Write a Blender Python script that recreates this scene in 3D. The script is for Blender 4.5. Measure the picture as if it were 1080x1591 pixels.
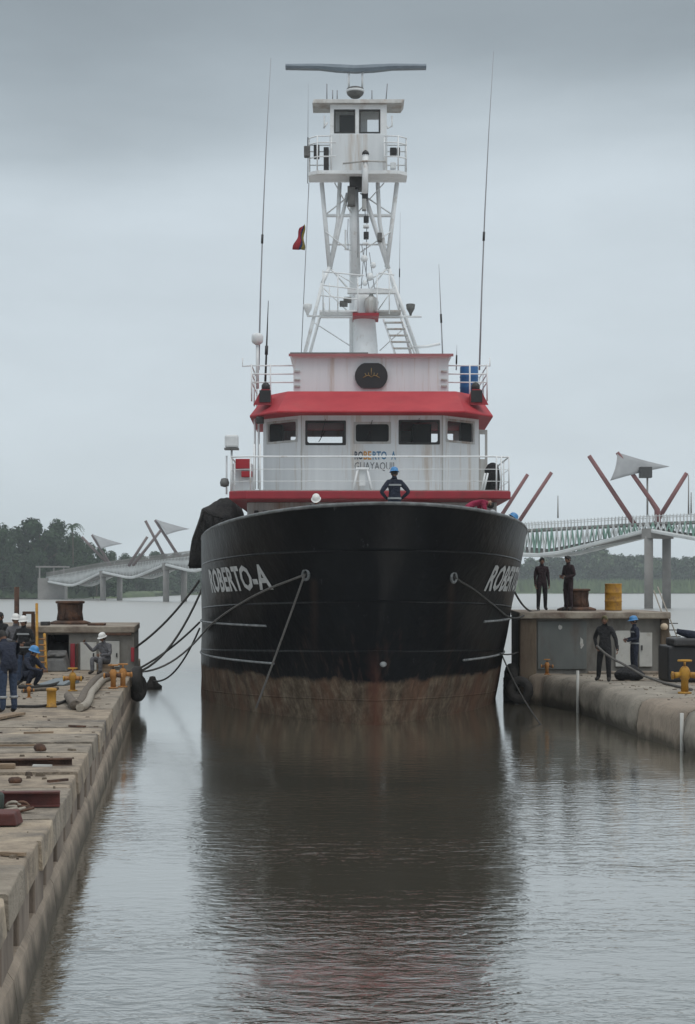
import bpy, bmesh, math, random
from math import radians, sin, cos, pi, sqrt
from mathutils import Vector, Matrix, noise

random.seed(7)
for o in list(bpy.data.objects):
    bpy.data.objects.remove(o)
scene = bpy.context.scene
COL = scene.collection

# ------------------------------------------------------------------ camera
F, CX, HY, CZ = 2850.0, 540.0, 912.0, 3.5      # focal length in photo pixels, horizon row, eye height
cam = bpy.data.cameras.new('camera')
cam.sensor_fit = 'HORIZONTAL'
cam.sensor_width = 36.0
cam.lens = 36.0 * F / 1080.0
cam.shift_y = (HY - 795.5) / 1080.0
cam.clip_start = 0.5
cam.clip_end = 9000
cam_o = bpy.data.objects.new('camera', cam)
cam_o.location = (0, 0, CZ)
cam_o.rotation_euler = (radians(90), 0, 0)
COL.objects.link(cam_o)
scene.camera = cam_o

# ------------------------------------------------------------------ overcast sky + weak sun
SUN_EL, SUN_ROT = radians(58), radians(150)
world = bpy.data.worlds.new('World')
scene.world = world
world.use_nodes = True
nt = world.node_tree
nt.nodes.clear()
N = nt.nodes.new
out = N('ShaderNodeOutputWorld'); bg = N('ShaderNodeBackground')
sky = N('ShaderNodeTexSky'); sky.sky_type = 'NISHITA'; sky.sun_disc = False
sky.sun_elevation = SUN_EL; sky.sun_rotation = SUN_ROT; sky.dust_density = 3.0
tc = N('ShaderNodeTexCoord'); sep = N('ShaderNodeSeparateXYZ')
nz = N('ShaderNodeTexNoise'); nz.inputs['Scale'].default_value = 3.0; nz.inputs['Detail'].default_value = 6
mp = N('ShaderNodeMapping'); mp.inputs['Scale'].default_value = (1.0, 1.0, 4.0)
add = N('ShaderNodeMath'); add.operation = 'MULTIPLY_ADD'; add.inputs[1].default_value = 0.10; 
ramp = N('ShaderNodeValToRGB'); ramp.color_ramp.interpolation = 'B_SPLINE'
cr = ramp.color_ramp
stops = [(0.0, (0.525, 0.59, 0.63)), (0.12, (0.54, 0.605, 0.65)), (0.25, (0.55, 0.62, 0.67)), (0.295, (0.40, 0.46, 0.50)),
         (0.34, (0.235, 0.275, 0.305)), (0.385, (0.31, 0.355, 0.385)), (0.46, (0.62, 0.68, 0.72)), (1.0, (1.08, 1.13, 1.17))]
while len(cr.elements) < len(stops): cr.elements.new(0.5)
for e, (p, c) in zip(cr.elements, stops):
    e.position = p; e.color = (*c, 1)
mixs = N('ShaderNodeMix'); mixs.data_type = 'RGBA'; mixs.inputs[0].default_value = 0.94
skm = N('ShaderNodeMix'); skm.data_type = 'RGBA'; skm.blend_type = 'MULTIPLY'; skm.inputs[0].default_value = 1.0
skm.inputs[7].default_value = (0.08, 0.08, 0.08, 1)
L = nt.links.new
L(tc.outputs['Generated'], sep.inputs[0]); L(tc.outputs['Generated'], mp.inputs[0]); L(mp.outputs[0], nz.inputs['Vector'])
L(nz.outputs['Fac'], add.inputs[0]); L(sep.outputs['Z'], add.inputs[2]); L(add.outputs[0], ramp.inputs[0])
nz2 = N('ShaderNodeTexNoise'); nz2.inputs['Scale'].default_value = 5.0; nz2.inputs['Detail'].default_value = 7; nz2.inputs['Roughness'].default_value = 0.55
mp2 = N('ShaderNodeMapping'); mp2.inputs['Scale'].default_value = (1.0, 1.0, 3.2); L(tc.outputs['Generated'], mp2.inputs[0]); L(mp2.outputs[0], nz2.inputs['Vector'])
mr = N('ShaderNodeMapRange'); mr.inputs[1].default_value = 0.3; mr.inputs[2].default_value = 0.7; mr.inputs[3].default_value = 0.93; mr.inputs[4].default_value = 1.06; L(nz2.outputs['Fac'], mr.inputs[0])
cl = N('ShaderNodeMix'); cl.data_type = 'RGBA'; cl.blend_type = 'MULTIPLY'; cl.inputs[0].default_value = 1.0; L(ramp.outputs[0], cl.inputs[6]); L(mr.outputs[0], cl.inputs[7])
L(sky.outputs[0], skm.inputs[6]); L(skm.outputs[2], mixs.inputs[6]); L(cl.outputs[2], mixs.inputs[7])
L(mixs.outputs[2], bg.inputs[0]); bg.inputs[1].default_value = 1.0
L(bg.outputs[0], out.inputs[0])

sun = bpy.data.lights.new('sun', 'SUN'); sun.energy = 0.6; sun.angle = radians(30); sun.color = (1.0, 0.96, 0.9)
sun_o = bpy.data.objects.new('sun', sun)
sd = Vector((sin(SUN_ROT) * cos(SUN_EL), cos(SUN_ROT) * cos(SUN_EL), sin(SUN_EL)))
sun_o.rotation_euler = sd.to_track_quat('Z', 'Y').to_euler()
sun_o.location = (0, -20, 60)
COL.objects.link(sun_o)

vs = scene.view_settings
vs.view_transform = 'Standard'; vs.look = 'None'; vs.exposure = 0.2; vs.gamma = 1; vs.use_curve_mapping = False
scene.cycles.use_denoising = True
scene.cycles.volume_bounces = 3
scene.cycles.max_bounces = 8

# ------------------------------------------------------------------ helpers
def P(px, py, Y):
    return Vector(((px - CX) * Y / F, Y, CZ - (py - HY) * Y / F))
def PX(px, Y): return (px - CX) * Y / F
def PZ(py, Y): return CZ - (py - HY) * Y / F

MATS = {}
def pm(name, c1, c2=None, scale=3.0, rough=0.7, metal=0.0, bump=0.0, bscale=None, stretch=(1, 1, 1), c3=None, amt3=0.35, scale3=0.7, spec=0.5):
    """procedural paint / concrete / cloth: two tones broken up by noise, optional stain colour, fine relief"""
    m = bpy.data.materials.new(name); m.use_nodes = True
    t = m.node_tree; b = t.nodes['Principled BSDF']
    b.inputs['Roughness'].default_value = rough; b.inputs['Metallic'].default_value = metal
    b.inputs['Specular IOR Level'].default_value = spec
    co = t.nodes.new('ShaderNodeTexCoord'); mpg = t.nodes.new('ShaderNodeMapping'); mpg.inputs['Scale'].default_value = stretch
    t.links.new(co.outputs['Object'], mpg.inputs[0])
    n = t.nodes.new('ShaderNodeTexNoise'); n.inputs['Scale'].default_value = scale; n.inputs['Detail'].default_value = 7; n.inputs['Roughness'].default_value = 0.62
    t.links.new(mpg.outputs[0], n.inputs['Vector'])
    r = t.nodes.new('ShaderNodeValToRGB'); r.color_ramp.elements[0].position = 0.34; r.color_ramp.elements[1].position = 0.68
    c2 = c2 or tuple(x * 0.82 for x in c1)
    r.color_ramp.elements[0].color = (*c2, 1); r.color_ramp.elements[1].color = (*c1, 1)
    t.links.new(n.outputs['Fac'], r.inputs[0])
    col = r.outputs[0]
    if c3:
        n3 = t.nodes.new('ShaderNodeTexNoise'); n3.inputs['Scale'].default_value = scale3; n3.inputs['Detail'].default_value = 8; n3.inputs['Roughness'].default_value = 0.7
        t.links.new(mpg.outputs[0], n3.inputs['Vector'])
        r3 = t.nodes.new('ShaderNodeValToRGB'); r3.color_ramp.elements[0].position = 1 - amt3 - 0.12; r3.color_ramp.elements[1].position = 1 - amt3 + 0.1
        r3.color_ramp.elements[0].color = (0, 0, 0, 1); r3.color_ramp.elements[1].color = (1, 1, 1, 1)
        t.links.new(n3.outputs['Fac'], r3.inputs[0])
        mx = t.nodes.new('ShaderNodeMix'); mx.data_type = 'RGBA'
        t.links.new(r3.outputs[0], mx.inputs[0]); t.links.new(col, mx.inputs[6]); mx.inputs[7].default_value = (*c3, 1)
        col = mx.outputs[2]
    t.links.new(col, b.inputs['Base Color'])
    if bump:
        nb = t.nodes.new('ShaderNodeTexNoise'); nb.inputs['Scale'].default_value = bscale or scale * 4; nb.inputs['Detail'].default_value = 6
        t.links.new(mpg.outputs[0], nb.inputs['Vector'])
        bp = t.nodes.new('ShaderNodeBump'); bp.inputs['Strength'].default_value = bump; bp.inputs['Distance'].default_value = 0.05
        t.links.new(nb.outputs['Fac'], bp.inputs['Height']); t.links.new(bp.outputs[0], b.inputs['Normal'])
    MATS[name] = m
    return m

M = {}
M['concrete'] = pm('dock_concrete', (0.378, 0.311, 0.232), (0.220, 0.177, 0.134), 3.2, 0.9, bump=0.8, bscale=22, c3=(0.095, 0.077, 0.06), amt3=0.42, scale3=1.3)
M['concrete2'] = pm('dock_concrete_worn', (0.444, 0.366, 0.270), (0.264, 0.216, 0.162), 2.6, 0.9, bump=0.8, bscale=18, c3=(0.12, 0.105, 0.09), amt3=0.43, scale3=1.1)
M['concrete3'] = pm('dock_concrete_grey', (0.325, 0.281, 0.225), (0.200, 0.169, 0.131), 3.7, 0.88, bump=0.8, bscale=25, c3=(0.085, 0.075, 0.065), amt3=0.40, scale3=0.9)
M['wall_conc'] = pm('dock_wall_concrete', (0.288, 0.234, 0.186), (0.156, 0.126, 0.102), 1.8, 0.92, bump=0.7, c3=(0.06, 0.045, 0.035), amt3=0.42, scale3=0.9, stretch=(1, 1, 0.45))
M['block_conc'] = pm('block_concrete', (0.228, 0.222, 0.204), (0.132, 0.126, 0.114), 1.3, 0.9, bump=0.4, c3=(0.075, 0.06, 0.045), amt3=0.38, scale3=0.6, stretch=(1, 1, 0.4))
M['slab_edge'] = pm('roof_slab_concrete', (0.36, 0.32, 0.26), (0.20, 0.17, 0.14), 2.0, 0.9, bump=0.5, c3=(0.10, 0.055, 0.04), amt3=0.42, scale3=0.9)
M['white'] = pm('white_ship_paint', (0.68, 0.71, 0.73), (0.60, 0.63, 0.65), 1.1, 0.45, c3=(0.40, 0.30, 0.21), amt3=0.345, scale3=1.2, stretch=(2.6, 2.6, 0.16))
M['white_clean'] = pm('white_mast_paint', (0.78, 0.80, 0.81), (0.68, 0.70, 0.71), 2.5, 0.45, c3=(0.34, 0.27, 0.21), amt3=0.30, scale3=2.2)
M['greywhite'] = pm('grey_deckhouse_paint', (0.50, 0.51, 0.50), (0.34, 0.34, 0.33), 1.5, 0.55, c3=(0.22, 0.13, 0.08), amt3=0.38, scale3=1.1, stretch=(2, 2, 0.2))
M['red'] = pm('red_ship_paint', (0.42, 0.045, 0.055), (0.34, 0.03, 0.042), 1.2, 0.62, spec=0.25, c3=(0.36, 0.06, 0.065), amt3=0.33, scale3=0.9)
M['darkred'] = pm('dark_red_paint', (0.33, 0.022, 0.035), (0.24, 0.02, 0.03), 1.8, 0.5, c3=(0.13, 0.035, 0.03), amt3=0.33, scale3=1.5)
M['black'] = pm('black_fittings', (0.012, 0.013, 0.015), (0.02, 0.02, 0.022), 4, 0.5)
M['rubber'] = pm('old_rubber', (0.018, 0.017, 0.016), (0.035, 0.032, 0.03), 5, 0.85, bump=0.5)
M['radar_grey'] = pm('radar_grey', (0.19, 0.235, 0.28), (0.14, 0.175, 0.21), 2, 0.5)
M['steel_dark'] = pm('dark_steel', (0.06, 0.06, 0.062), (0.03, 0.03, 0.03), 3, 0.55, metal=0.3)
M['rust'] = pm('rusty_steel', (0.105, 0.055, 0.035), (0.045, 0.028, 0.022), 3.5, 0.9, bump=0.6, c3=(0.17, 0.085, 0.05), amt3=0.38, scale3=3)
M['redbeam'] = pm('oxide_red_beam', (0.125, 0.032, 0.025), (0.065, 0.022, 0.02), 3, 0.75, bump=0.3, c3=(0.07, 0.035, 0.028), amt3=0.42, scale3=2)
M['yellow'] = pm('yellow_paint', (0.47, 0.25, 0.025), (0.36, 0.18, 0.02), 4, 0.65, c3=(0.15, 0.075, 0.03), amt3=0.40, scale3=5)
M['orange'] = pm('faded_orange_paint', (0.44, 0.20, 0.045), (0.34, 0.15, 0.04), 5, 0.7, c3=(0.16, 0.08, 0.04), amt3=0.38, scale3=6)
M['blue_plastic'] = pm('blue_plastic', (0.02, 0.13, 0.34), (0.018, 0.10, 0.27), 3, 0.4)
M['wood'] = pm('weathered_wood', (0.30, 0.22, 0.145), (0.17, 0.12, 0.08), 3, 0.85, bump=0.4, stretch=(0.3, 4, 4))
M['hose'] = pm('canvas_hose', (0.16, 0.13, 0.10), (0.09, 0.075, 0.06), 6, 0.85, bump=0.4)
M['hose_light'] = pm('pale_hose', (0.36, 0.33, 0.28), (0.24, 0.21, 0.17), 6, 0.8, bump=0.4)
M['rope'] = pm('mooring_rope', (0.075, 0.072, 0.066), (0.035, 0.034, 0.032), 14, 0.9, bump=0.5)
M['rope_light'] = pm('pale_rope', (0.16, 0.155, 0.145), (0.10, 0.095, 0.09), 14, 0.9, bump=0.5)
M['net'] = pm('black_net', (0.016, 0.016, 0.018), (0.035, 0.033, 0.031), 7, 0.95, bump=1.0, bscale=18)
M['letters'] = pm('white_letter_paint', (0.55, 0.57, 0.57), (0.36, 0.375, 0.38), 4, 0.6)
M['rail_line'] = pm('worn_rub_rail', (0.30, 0.315, 0.32), (0.12, 0.125, 0.13), 5, 0.6)
M['caprail'] = pm('cap_rail_paint', (0.20, 0.215, 0.22), (0.06, 0.064, 0.066), 3, 0.6)
M['panel'] = pm('pale_panel_paint', (0.52, 0.52, 0.49), (0.42, 0.42, 0.40), 2, 0.7, c3=(0.25, 0.2, 0.15), amt3=0.3, scale3=3)
M['grey_machine'] = pm('grey_machine_paint', (0.16, 0.16, 0.155), (0.08, 0.08, 0.08), 4, 0.7, bump=0.3)
M['gold'] = pm('faded_gold', (0.30, 0.21, 0.075), None, 4, 0.6)
M['bridge_white'] = pm('bridge_white', (0.62, 0.64, 0.64), (0.50, 0.52, 0.52), 0.3, 0.6)
M['bridge_conc'] = pm('bridge_concrete', (0.26, 0.25, 0.24), (0.18, 0.175, 0.165), 0.3, 0.9)
M['bridge_green'] = pm('bridge_green_slats', (0.19, 0.36, 0.29), (0.20, 0.31, 0.26), 0.4, 0.6)
M['bridge_pole'] = pm('red_brown_pole', (0.20, 0.07, 0.07), (0.16, 0.06, 0.06), 0.5, 0.6)
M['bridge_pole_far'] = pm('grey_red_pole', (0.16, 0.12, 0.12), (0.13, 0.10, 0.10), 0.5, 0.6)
M['sail'] = pm('grey_sail_cloth', (0.30, 0.31, 0.32), (0.24, 0.25, 0.26), 0.4, 0.8)
M['bark'] = pm('bark', (0.09, 0.07, 0.05), (0.05, 0.04, 0.03), 1, 0.95)
M['skin'] = pm('skin', (0.23, 0.125, 0.08), (0.20, 0.105, 0.07), 9, 0.6)
M['navy'] = pm('navy_cloth', (0.018, 0.024, 0.045), (0.012, 0.016, 0.03), 9, 0.9, bump=1.0, bscale=16)
M['bluejean'] = pm('blue_work_cloth', (0.035, 0.055, 0.10), (0.024, 0.038, 0.07), 9, 0.9, bump=1.0, bscale=16)
M['blackcloth'] = pm('black_cloth', (0.012, 0.012, 0.014), (0.02, 0.02, 0.022), 9, 0.92, bump=1.0, bscale=16)
M['wine'] = pm('wine_cloth', (0.026, 0.012, 0.016), (0.018, 0.010, 0.012), 9, 0.9, bump=1.0, bscale=16)
M['greycloth'] = pm('grey_cloth', (0.14, 0.14, 0.15), (0.10, 0.10, 0.11), 9, 0.9, bump=1.0, bscale=16)
M['magenta'] = pm('crimson_cloth', (0.30, 0.015, 0.06), (0.22, 0.012, 0.045), 9, 0.9, bump=1.0, bscale=16)
M['boot'] = pm('boot_leather', (0.02, 0.016, 0.013), None, 9, 0.7)
M['hair'] = pm('black_hair', (0.01, 0.009, 0.008), None, 20, 0.7)
M['helmet_white'] = pm('white_helmet', (0.72, 0.72, 0.70), None, 4, 0.35)
M['helmet_blue'] = pm('blue_helmet', (0.05, 0.23, 0.50), None, 4, 0.35)
M['helmet_grey'] = pm('grey_helmet', (0.33, 0.36, 0.37), None, 4, 0.4)
M['helmet_yellow'] = pm('olive_cap', (0.10, 0.085, 0.03), None, 4, 0.6)
M['reflective'] = pm('reflective_tape', (0.30, 0.315, 0.325), None, 6, 0.4)
M['txt_dark'] = pm('dark_lettering', (0.045, 0.06, 0.09), None, 5, 0.6)
M['txt_orange'] = pm('orange_lettering', (0.55, 0.25, 0.04), None, 5, 0.6)
M['txt_blue'] = pm('blue_lettering', (0.06, 0.20, 0.36), None, 5, 0.6)
M['txt_grey'] = pm('grey_lettering', (0.17, 0.18, 0.19), None, 5, 0.6)
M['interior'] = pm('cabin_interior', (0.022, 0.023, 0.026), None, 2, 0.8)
M['flag_y'] = pm('flag_yellow', (0.22, 0.17, 0.03), None, 4, 0.85)
M['flag_b'] = pm('flag_blue', (0.02, 0.03, 0.09), None, 4, 0.85)
M['flag_r'] = pm('flag_red', (0.28, 0.02, 0.03), None, 4, 0.85)
M['white_lamp'] = pm('lamp_housing', (0.70, 0.72, 0.73), None, 4, 0.3)

def tide_mat(name, c1, c2, zw):
    m = pm(name, c1, c2, 2.0, 0.9, bump=0.8, bscale=14, c3=tuple(x * 0.5 for x in c2), amt3=0.4, scale3=1.0, stretch=(1, 1, 0.5))
    t = m.node_tree; lk = t.links.new; nn = t.nodes.new; b = t.nodes['Principled BSDF']; src = b.inputs['Base Color'].links[0].from_socket
    co = nn('ShaderNodeTexCoord'); sp = nn('ShaderNodeSeparateXYZ'); lk(co.outputs['Object'], sp.inputs[0])
    n = nn('ShaderNodeTexNoise'); n.inputs['Scale'].default_value = 1.7; n.inputs['Detail'].default_value = 8; lk(co.outputs['Object'], n.inputs['Vector'])
    ma = nn('ShaderNodeMath'); ma.operation = 'MULTIPLY_ADD'; ma.inputs[1].default_value = 0.55; lk(n.outputs['Fac'], ma.inputs[0]); lk(sp.outputs['Z'], ma.inputs[2])
    mr = nn('ShaderNodeMapRange'); mr.inputs[1].default_value = zw; mr.inputs[2].default_value = zw + 0.22; mr.inputs[3].default_value = 0.85; mr.inputs[4].default_value = 0.0; lk(ma.outputs[0], mr.inputs[0])
    mx = nn('ShaderNodeMix'); mx.data_type = 'RGBA'; lk(mr.outputs[0], mx.inputs[0]); lk(src, mx.inputs[6]); mx.inputs[7].default_value = (0.040, 0.034, 0.022, 1)
    lk(mx.outputs[2], b.inputs['Base Color']); return m
M['tide'] = tide_mat('tide_stained_concrete', (0.36, 0.295, 0.23), (0.20, 0.165, 0.13), 1.34)
M['tide2'] = tide_mat('tide_stained_grey_concrete', (0.40, 0.36, 0.30), (0.20, 0.18, 0.15), 1.42)
def glass_mat():
    m = bpy.data.materials.new('window_glass'); m.use_nodes = True
    b = m.node_tree.nodes['Principled BSDF']
    b.inputs['Base Color'].default_value = (0.55, 0.6, 0.62, 1)
    b.inputs['Roughness'].default_value = 0.03; b.inputs['IOR'].default_value = 1.3
    b.inputs['Alpha'].default_value = 0.07
    return m
M['glass'] = glass_mat()

def leaf_mat(name, ca, cb):
    m = bpy.data.materials.new(name); m.use_nodes = True
    t = m.node_tree; b = t.nodes['Principled BSDF']
    g = t.nodes.new('ShaderNodeNewGeometry'); oi = t.nodes.new('ShaderNodeObjectInfo')
    ad = t.nodes.new('ShaderNodeMath'); ad.operation = 'MULTIPLY_ADD'; ad.inputs[1].default_value = 0.65
    ad2 = t.nodes.new('ShaderNodeMath'); ad2.operation = 'MULTIPLY'; ad2.inputs[1].default_value = 0.35
    t.links.new(oi.outputs['Random'], ad2.inputs[0]); t.links.new(g.outputs['Random Per Island'], ad.inputs[0]); t.links.new(ad2.outputs[0], ad.inputs[2])
    mx = t.nodes.new('ShaderNodeMix'); mx.data_type = 'RGBA'; mx.inputs[6].default_value = (*ca, 1); mx.inputs[7].default_value = (*cb, 1)
    t.links.new(ad.outputs[0], mx.inputs[0]); t.links.new(mx.outputs[2], b.inputs['Base Color'])
    b.inputs['Roughness'].default_value = 0.75; b.inputs['Specular IOR Level'].default_value = 0.2
    return m
M['leaf'] = leaf_mat('tree_leaves', (0.012, 0.028, 0.014), (0.042, 0.075, 0.034))
M['leaf_pale'] = leaf_mat('mangrove_leaves', (0.03, 0.055, 0.025), (0.075, 0.115, 0.05))
M['undergrowth'] = leaf_mat('bank_undergrowth', (0.02, 0.04, 0.018), (0.05, 0.08, 0.035))
M['reed'] = leaf_mat('reed_leaves', (0.05, 0.09, 0.035), (0.10, 0.145, 0.055))

def hull_mat():
    m = bpy.data.materials.new('hull_paint'); m.use_nodes = True
    t = m.node_tree; b = t.nodes['Principled BSDF']; lk = t.links.new; nn = t.nodes.new
    co = nn('ShaderNodeTexCoord'); sp = nn('ShaderNodeSeparateXYZ'); lk(co.outputs['Object'], sp.inputs[0])
    def noi(scale, stretch, detail=7, rough=0.65):
        mpg = nn('ShaderNodeMapping'); mpg.inputs['Scale'].default_value = stretch
        lk(co.outputs['Object'], mpg.inputs[0])
        n = nn('ShaderNodeTexNoise'); n.inputs['Scale'].default_value = scale; n.inputs['Detail'].default_value = detail; n.inputs['Roughness'].default_value = rough
        lk(mpg.outputs[0], n.inputs['Vector']); return n.outputs['Fac']
    def rmp(src, stops):
        r = nn('ShaderNodeValToRGB'); el = r.color_ramp.elements
        while len(el) < len(stops): el.new(0.5)
        for e, (p, c) in zip(el, stops): e.position = p; e.color = (*c, 1)
        lk(src, r.inputs[0]); return r.outputs[0]
    def mix(f, a, c):
        x = nn('ShaderNodeMix'); x.data_type = 'RGBA'; lk(f, x.inputs[0])
        for s, v in ((x.inputs[6], a), (x.inputs[7], c)):
            if isinstance(v, tuple): s.default_value = (*v, 1)
            else: lk(v, s)
        return x.outputs[2]
    def math(op, a, c, d=0.0):
        x = nn('ShaderNodeMath'); x.operation = op
        for i, v in enumerate((a, c, d)):
            if isinstance(v, (int, float)): x.inputs[i].default_value = v
            else: lk(v, x.inputs[i])
        return x.outputs[0]
    black = rmp(noi(1.4, (1, 1, 0.35)), [(0.3, (0.003, 0.0035, 0.005)), (0.6, (0.005, 0.006, 0.008)), (0.8, (0.016, 0.017, 0.020))])
    # chafed pale scratches
    scr = rmp(noi(2.6, (1.4, 0.35, 0.8), 9, 0.75), [(0.0, (0, 0, 0)), (0.63, (0, 0, 0)), (0.74, (0.6, 0.6, 0.6))])
    black = mix(scr, black, (0.11, 0.115, 0.12))
    wea = rmp(noi(0.45, (1, 0.7, 0.9), 8, 0.68), [(0.0, (0, 0, 0)), (0.5, (0, 0, 0)), (0.68, (0.8, 0.8, 0.8))])
    black = mix(wea, black, (0.010, 0.011, 0.012))
    # fouled boot-top: mud, weed and rust
    foul = rmp(noi(1.9, (1.0, 1.0, 0.8), 10, 0.76), [(0.32, (0.038, 0.028, 0.021)), (0.46, (0.088, 0.066, 0.047)), (0.57, (0.15, 0.118, 0.083)), (0.68, (0.26, 0.215, 0.16))])
    rusty = rmp(noi(0.55, (1, 1, 0.5), 6), [(0.45, (0, 0, 0)), (0.62, (0.75, 0.75, 0.75))])
    foul = mix(rusty, foul, (0.125, 0.06, 0.038))
    # rusty run down the stem (object x is measured from the stem)
    ax = math('ABSOLUTE', math('ADD', sp.outputs['X'], math('MULTIPLY', math('SUBTRACT', noi(2.5, (1, 1, 0.5)), 0.5), 0.7)), 0.0)
    stemf = rmp(ax, [(0.0, (0.6, 0.6, 0.6)), (0.16, (0.45, 0.45, 0.45)), (0.36, (0, 0, 0))])
    foul = mix(stemf, foul, (0.12, 0.052, 0.032))
    zz = math('ADD', sp.outputs['Z'], math('MULTIPLY', math('SUBTRACT', noi(0.8, (1, 1, 1), 10, 0.72), 0.5), 0.7))
    band = rmp(math('MULTIPLY', zz, 0.25), [(0.0, (1, 1, 1)), (0.255, (1, 1, 1)), (0.285, (0, 0, 0))])
    col = mix(band, black, foul)
    # rust streaks below the rub rails and along the stem above the boot-top
    upf = math('MULTIPLY', rmp(ax, [(0.0, (1, 1, 1)), (0.22, (0, 0, 0))]), rmp(math('MULTIPLY', zz, 0.25), [(0.3, (0.6, 0.6, 0.6)), (0.5, (0, 0, 0))]))
    col = mix(upf, col, (0.075, 0.03, 0.022))
    st = math('MULTIPLY', rmp(noi(2.2, (2.2, 2.2, 0.10), 6), [(0.55, (0, 0, 0)), (0.72, (0.8, 0.8, 0.8))]), rmp(math('MULTIPLY', zz, 0.2), [(0.2, (1, 1, 1)), (0.6, (0, 0, 0))]))
    col = mix(st, col, (0.06, 0.035, 0.028))
    for hx, hz in ((-1.55, 3.75), (1.98, 3.7)):
        dx = math('ABSOLUTE', math('ADD', math('SUBTRACT', sp.outputs['X'], hx), math('MULTIPLY', math('SUBTRACT', noi(1.6, (1, 1, 0.6)), 0.5), 0.25)), 0.0)
        run = math('MULTIPLY', rmp(dx, [(0.0, (0.55, 0.55, 0.55)), (0.14, (0, 0, 0))]), rmp(math('MULTIPLY', math('SUBTRACT', hz, sp.outputs['Z']), 0.3), [(0.0, (0, 0, 0)), (0.04, (1, 1, 1)), (0.8, (0, 0, 0))]))
        col = mix(run, col, (0.05, 0.032, 0.026))
    lk(col, b.inputs['Base Color'])
    rr = rmp(band, [(0, (0.33, 0.33, 0.33)), (1, (0.85, 0.85, 0.85))]); lk(rr, b.inputs['Roughness'])
    b.inputs['Specular IOR Level'].default_value = 0.10
    bp = nn('ShaderNodeBump'); bp.inputs['Strength'].default_value = 0.35; bp.inputs['Distance'].default_value = 0.08
    lk(noi(1.3, (1, 1, 1), 3), bp.inputs['Height'])
    # welded strakes and frames telegraphing through the plating
    def seams(src, pitch, w):
        fr = math('FRACT', math('DIVIDE', src, pitch), 0.0); d = math('ABSOLUTE', math('SUBTRACT', fr, 0.5), 0.0)
        return rmp(d, [(0.0, (1, 1, 1)), (w, (0, 0, 0))])
    sm = seams(math('ADD', sp.outputs['Z'], math('MULTIPLY', sp.outputs['Y'], 0.03)), 1.25, 0.022)
    bp2 = nn('ShaderNodeBump'); bp2.inputs['Strength'].default_value = 0.8; bp2.inputs['Distance'].default_value = 0.02
    lk(sm, bp2.inputs['Height']); lk(bp.outputs[0], bp2.inputs['Normal']); lk(bp2.outputs[0], b.inputs['Normal'])
    return m
M['hull'] = hull_mat()

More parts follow.
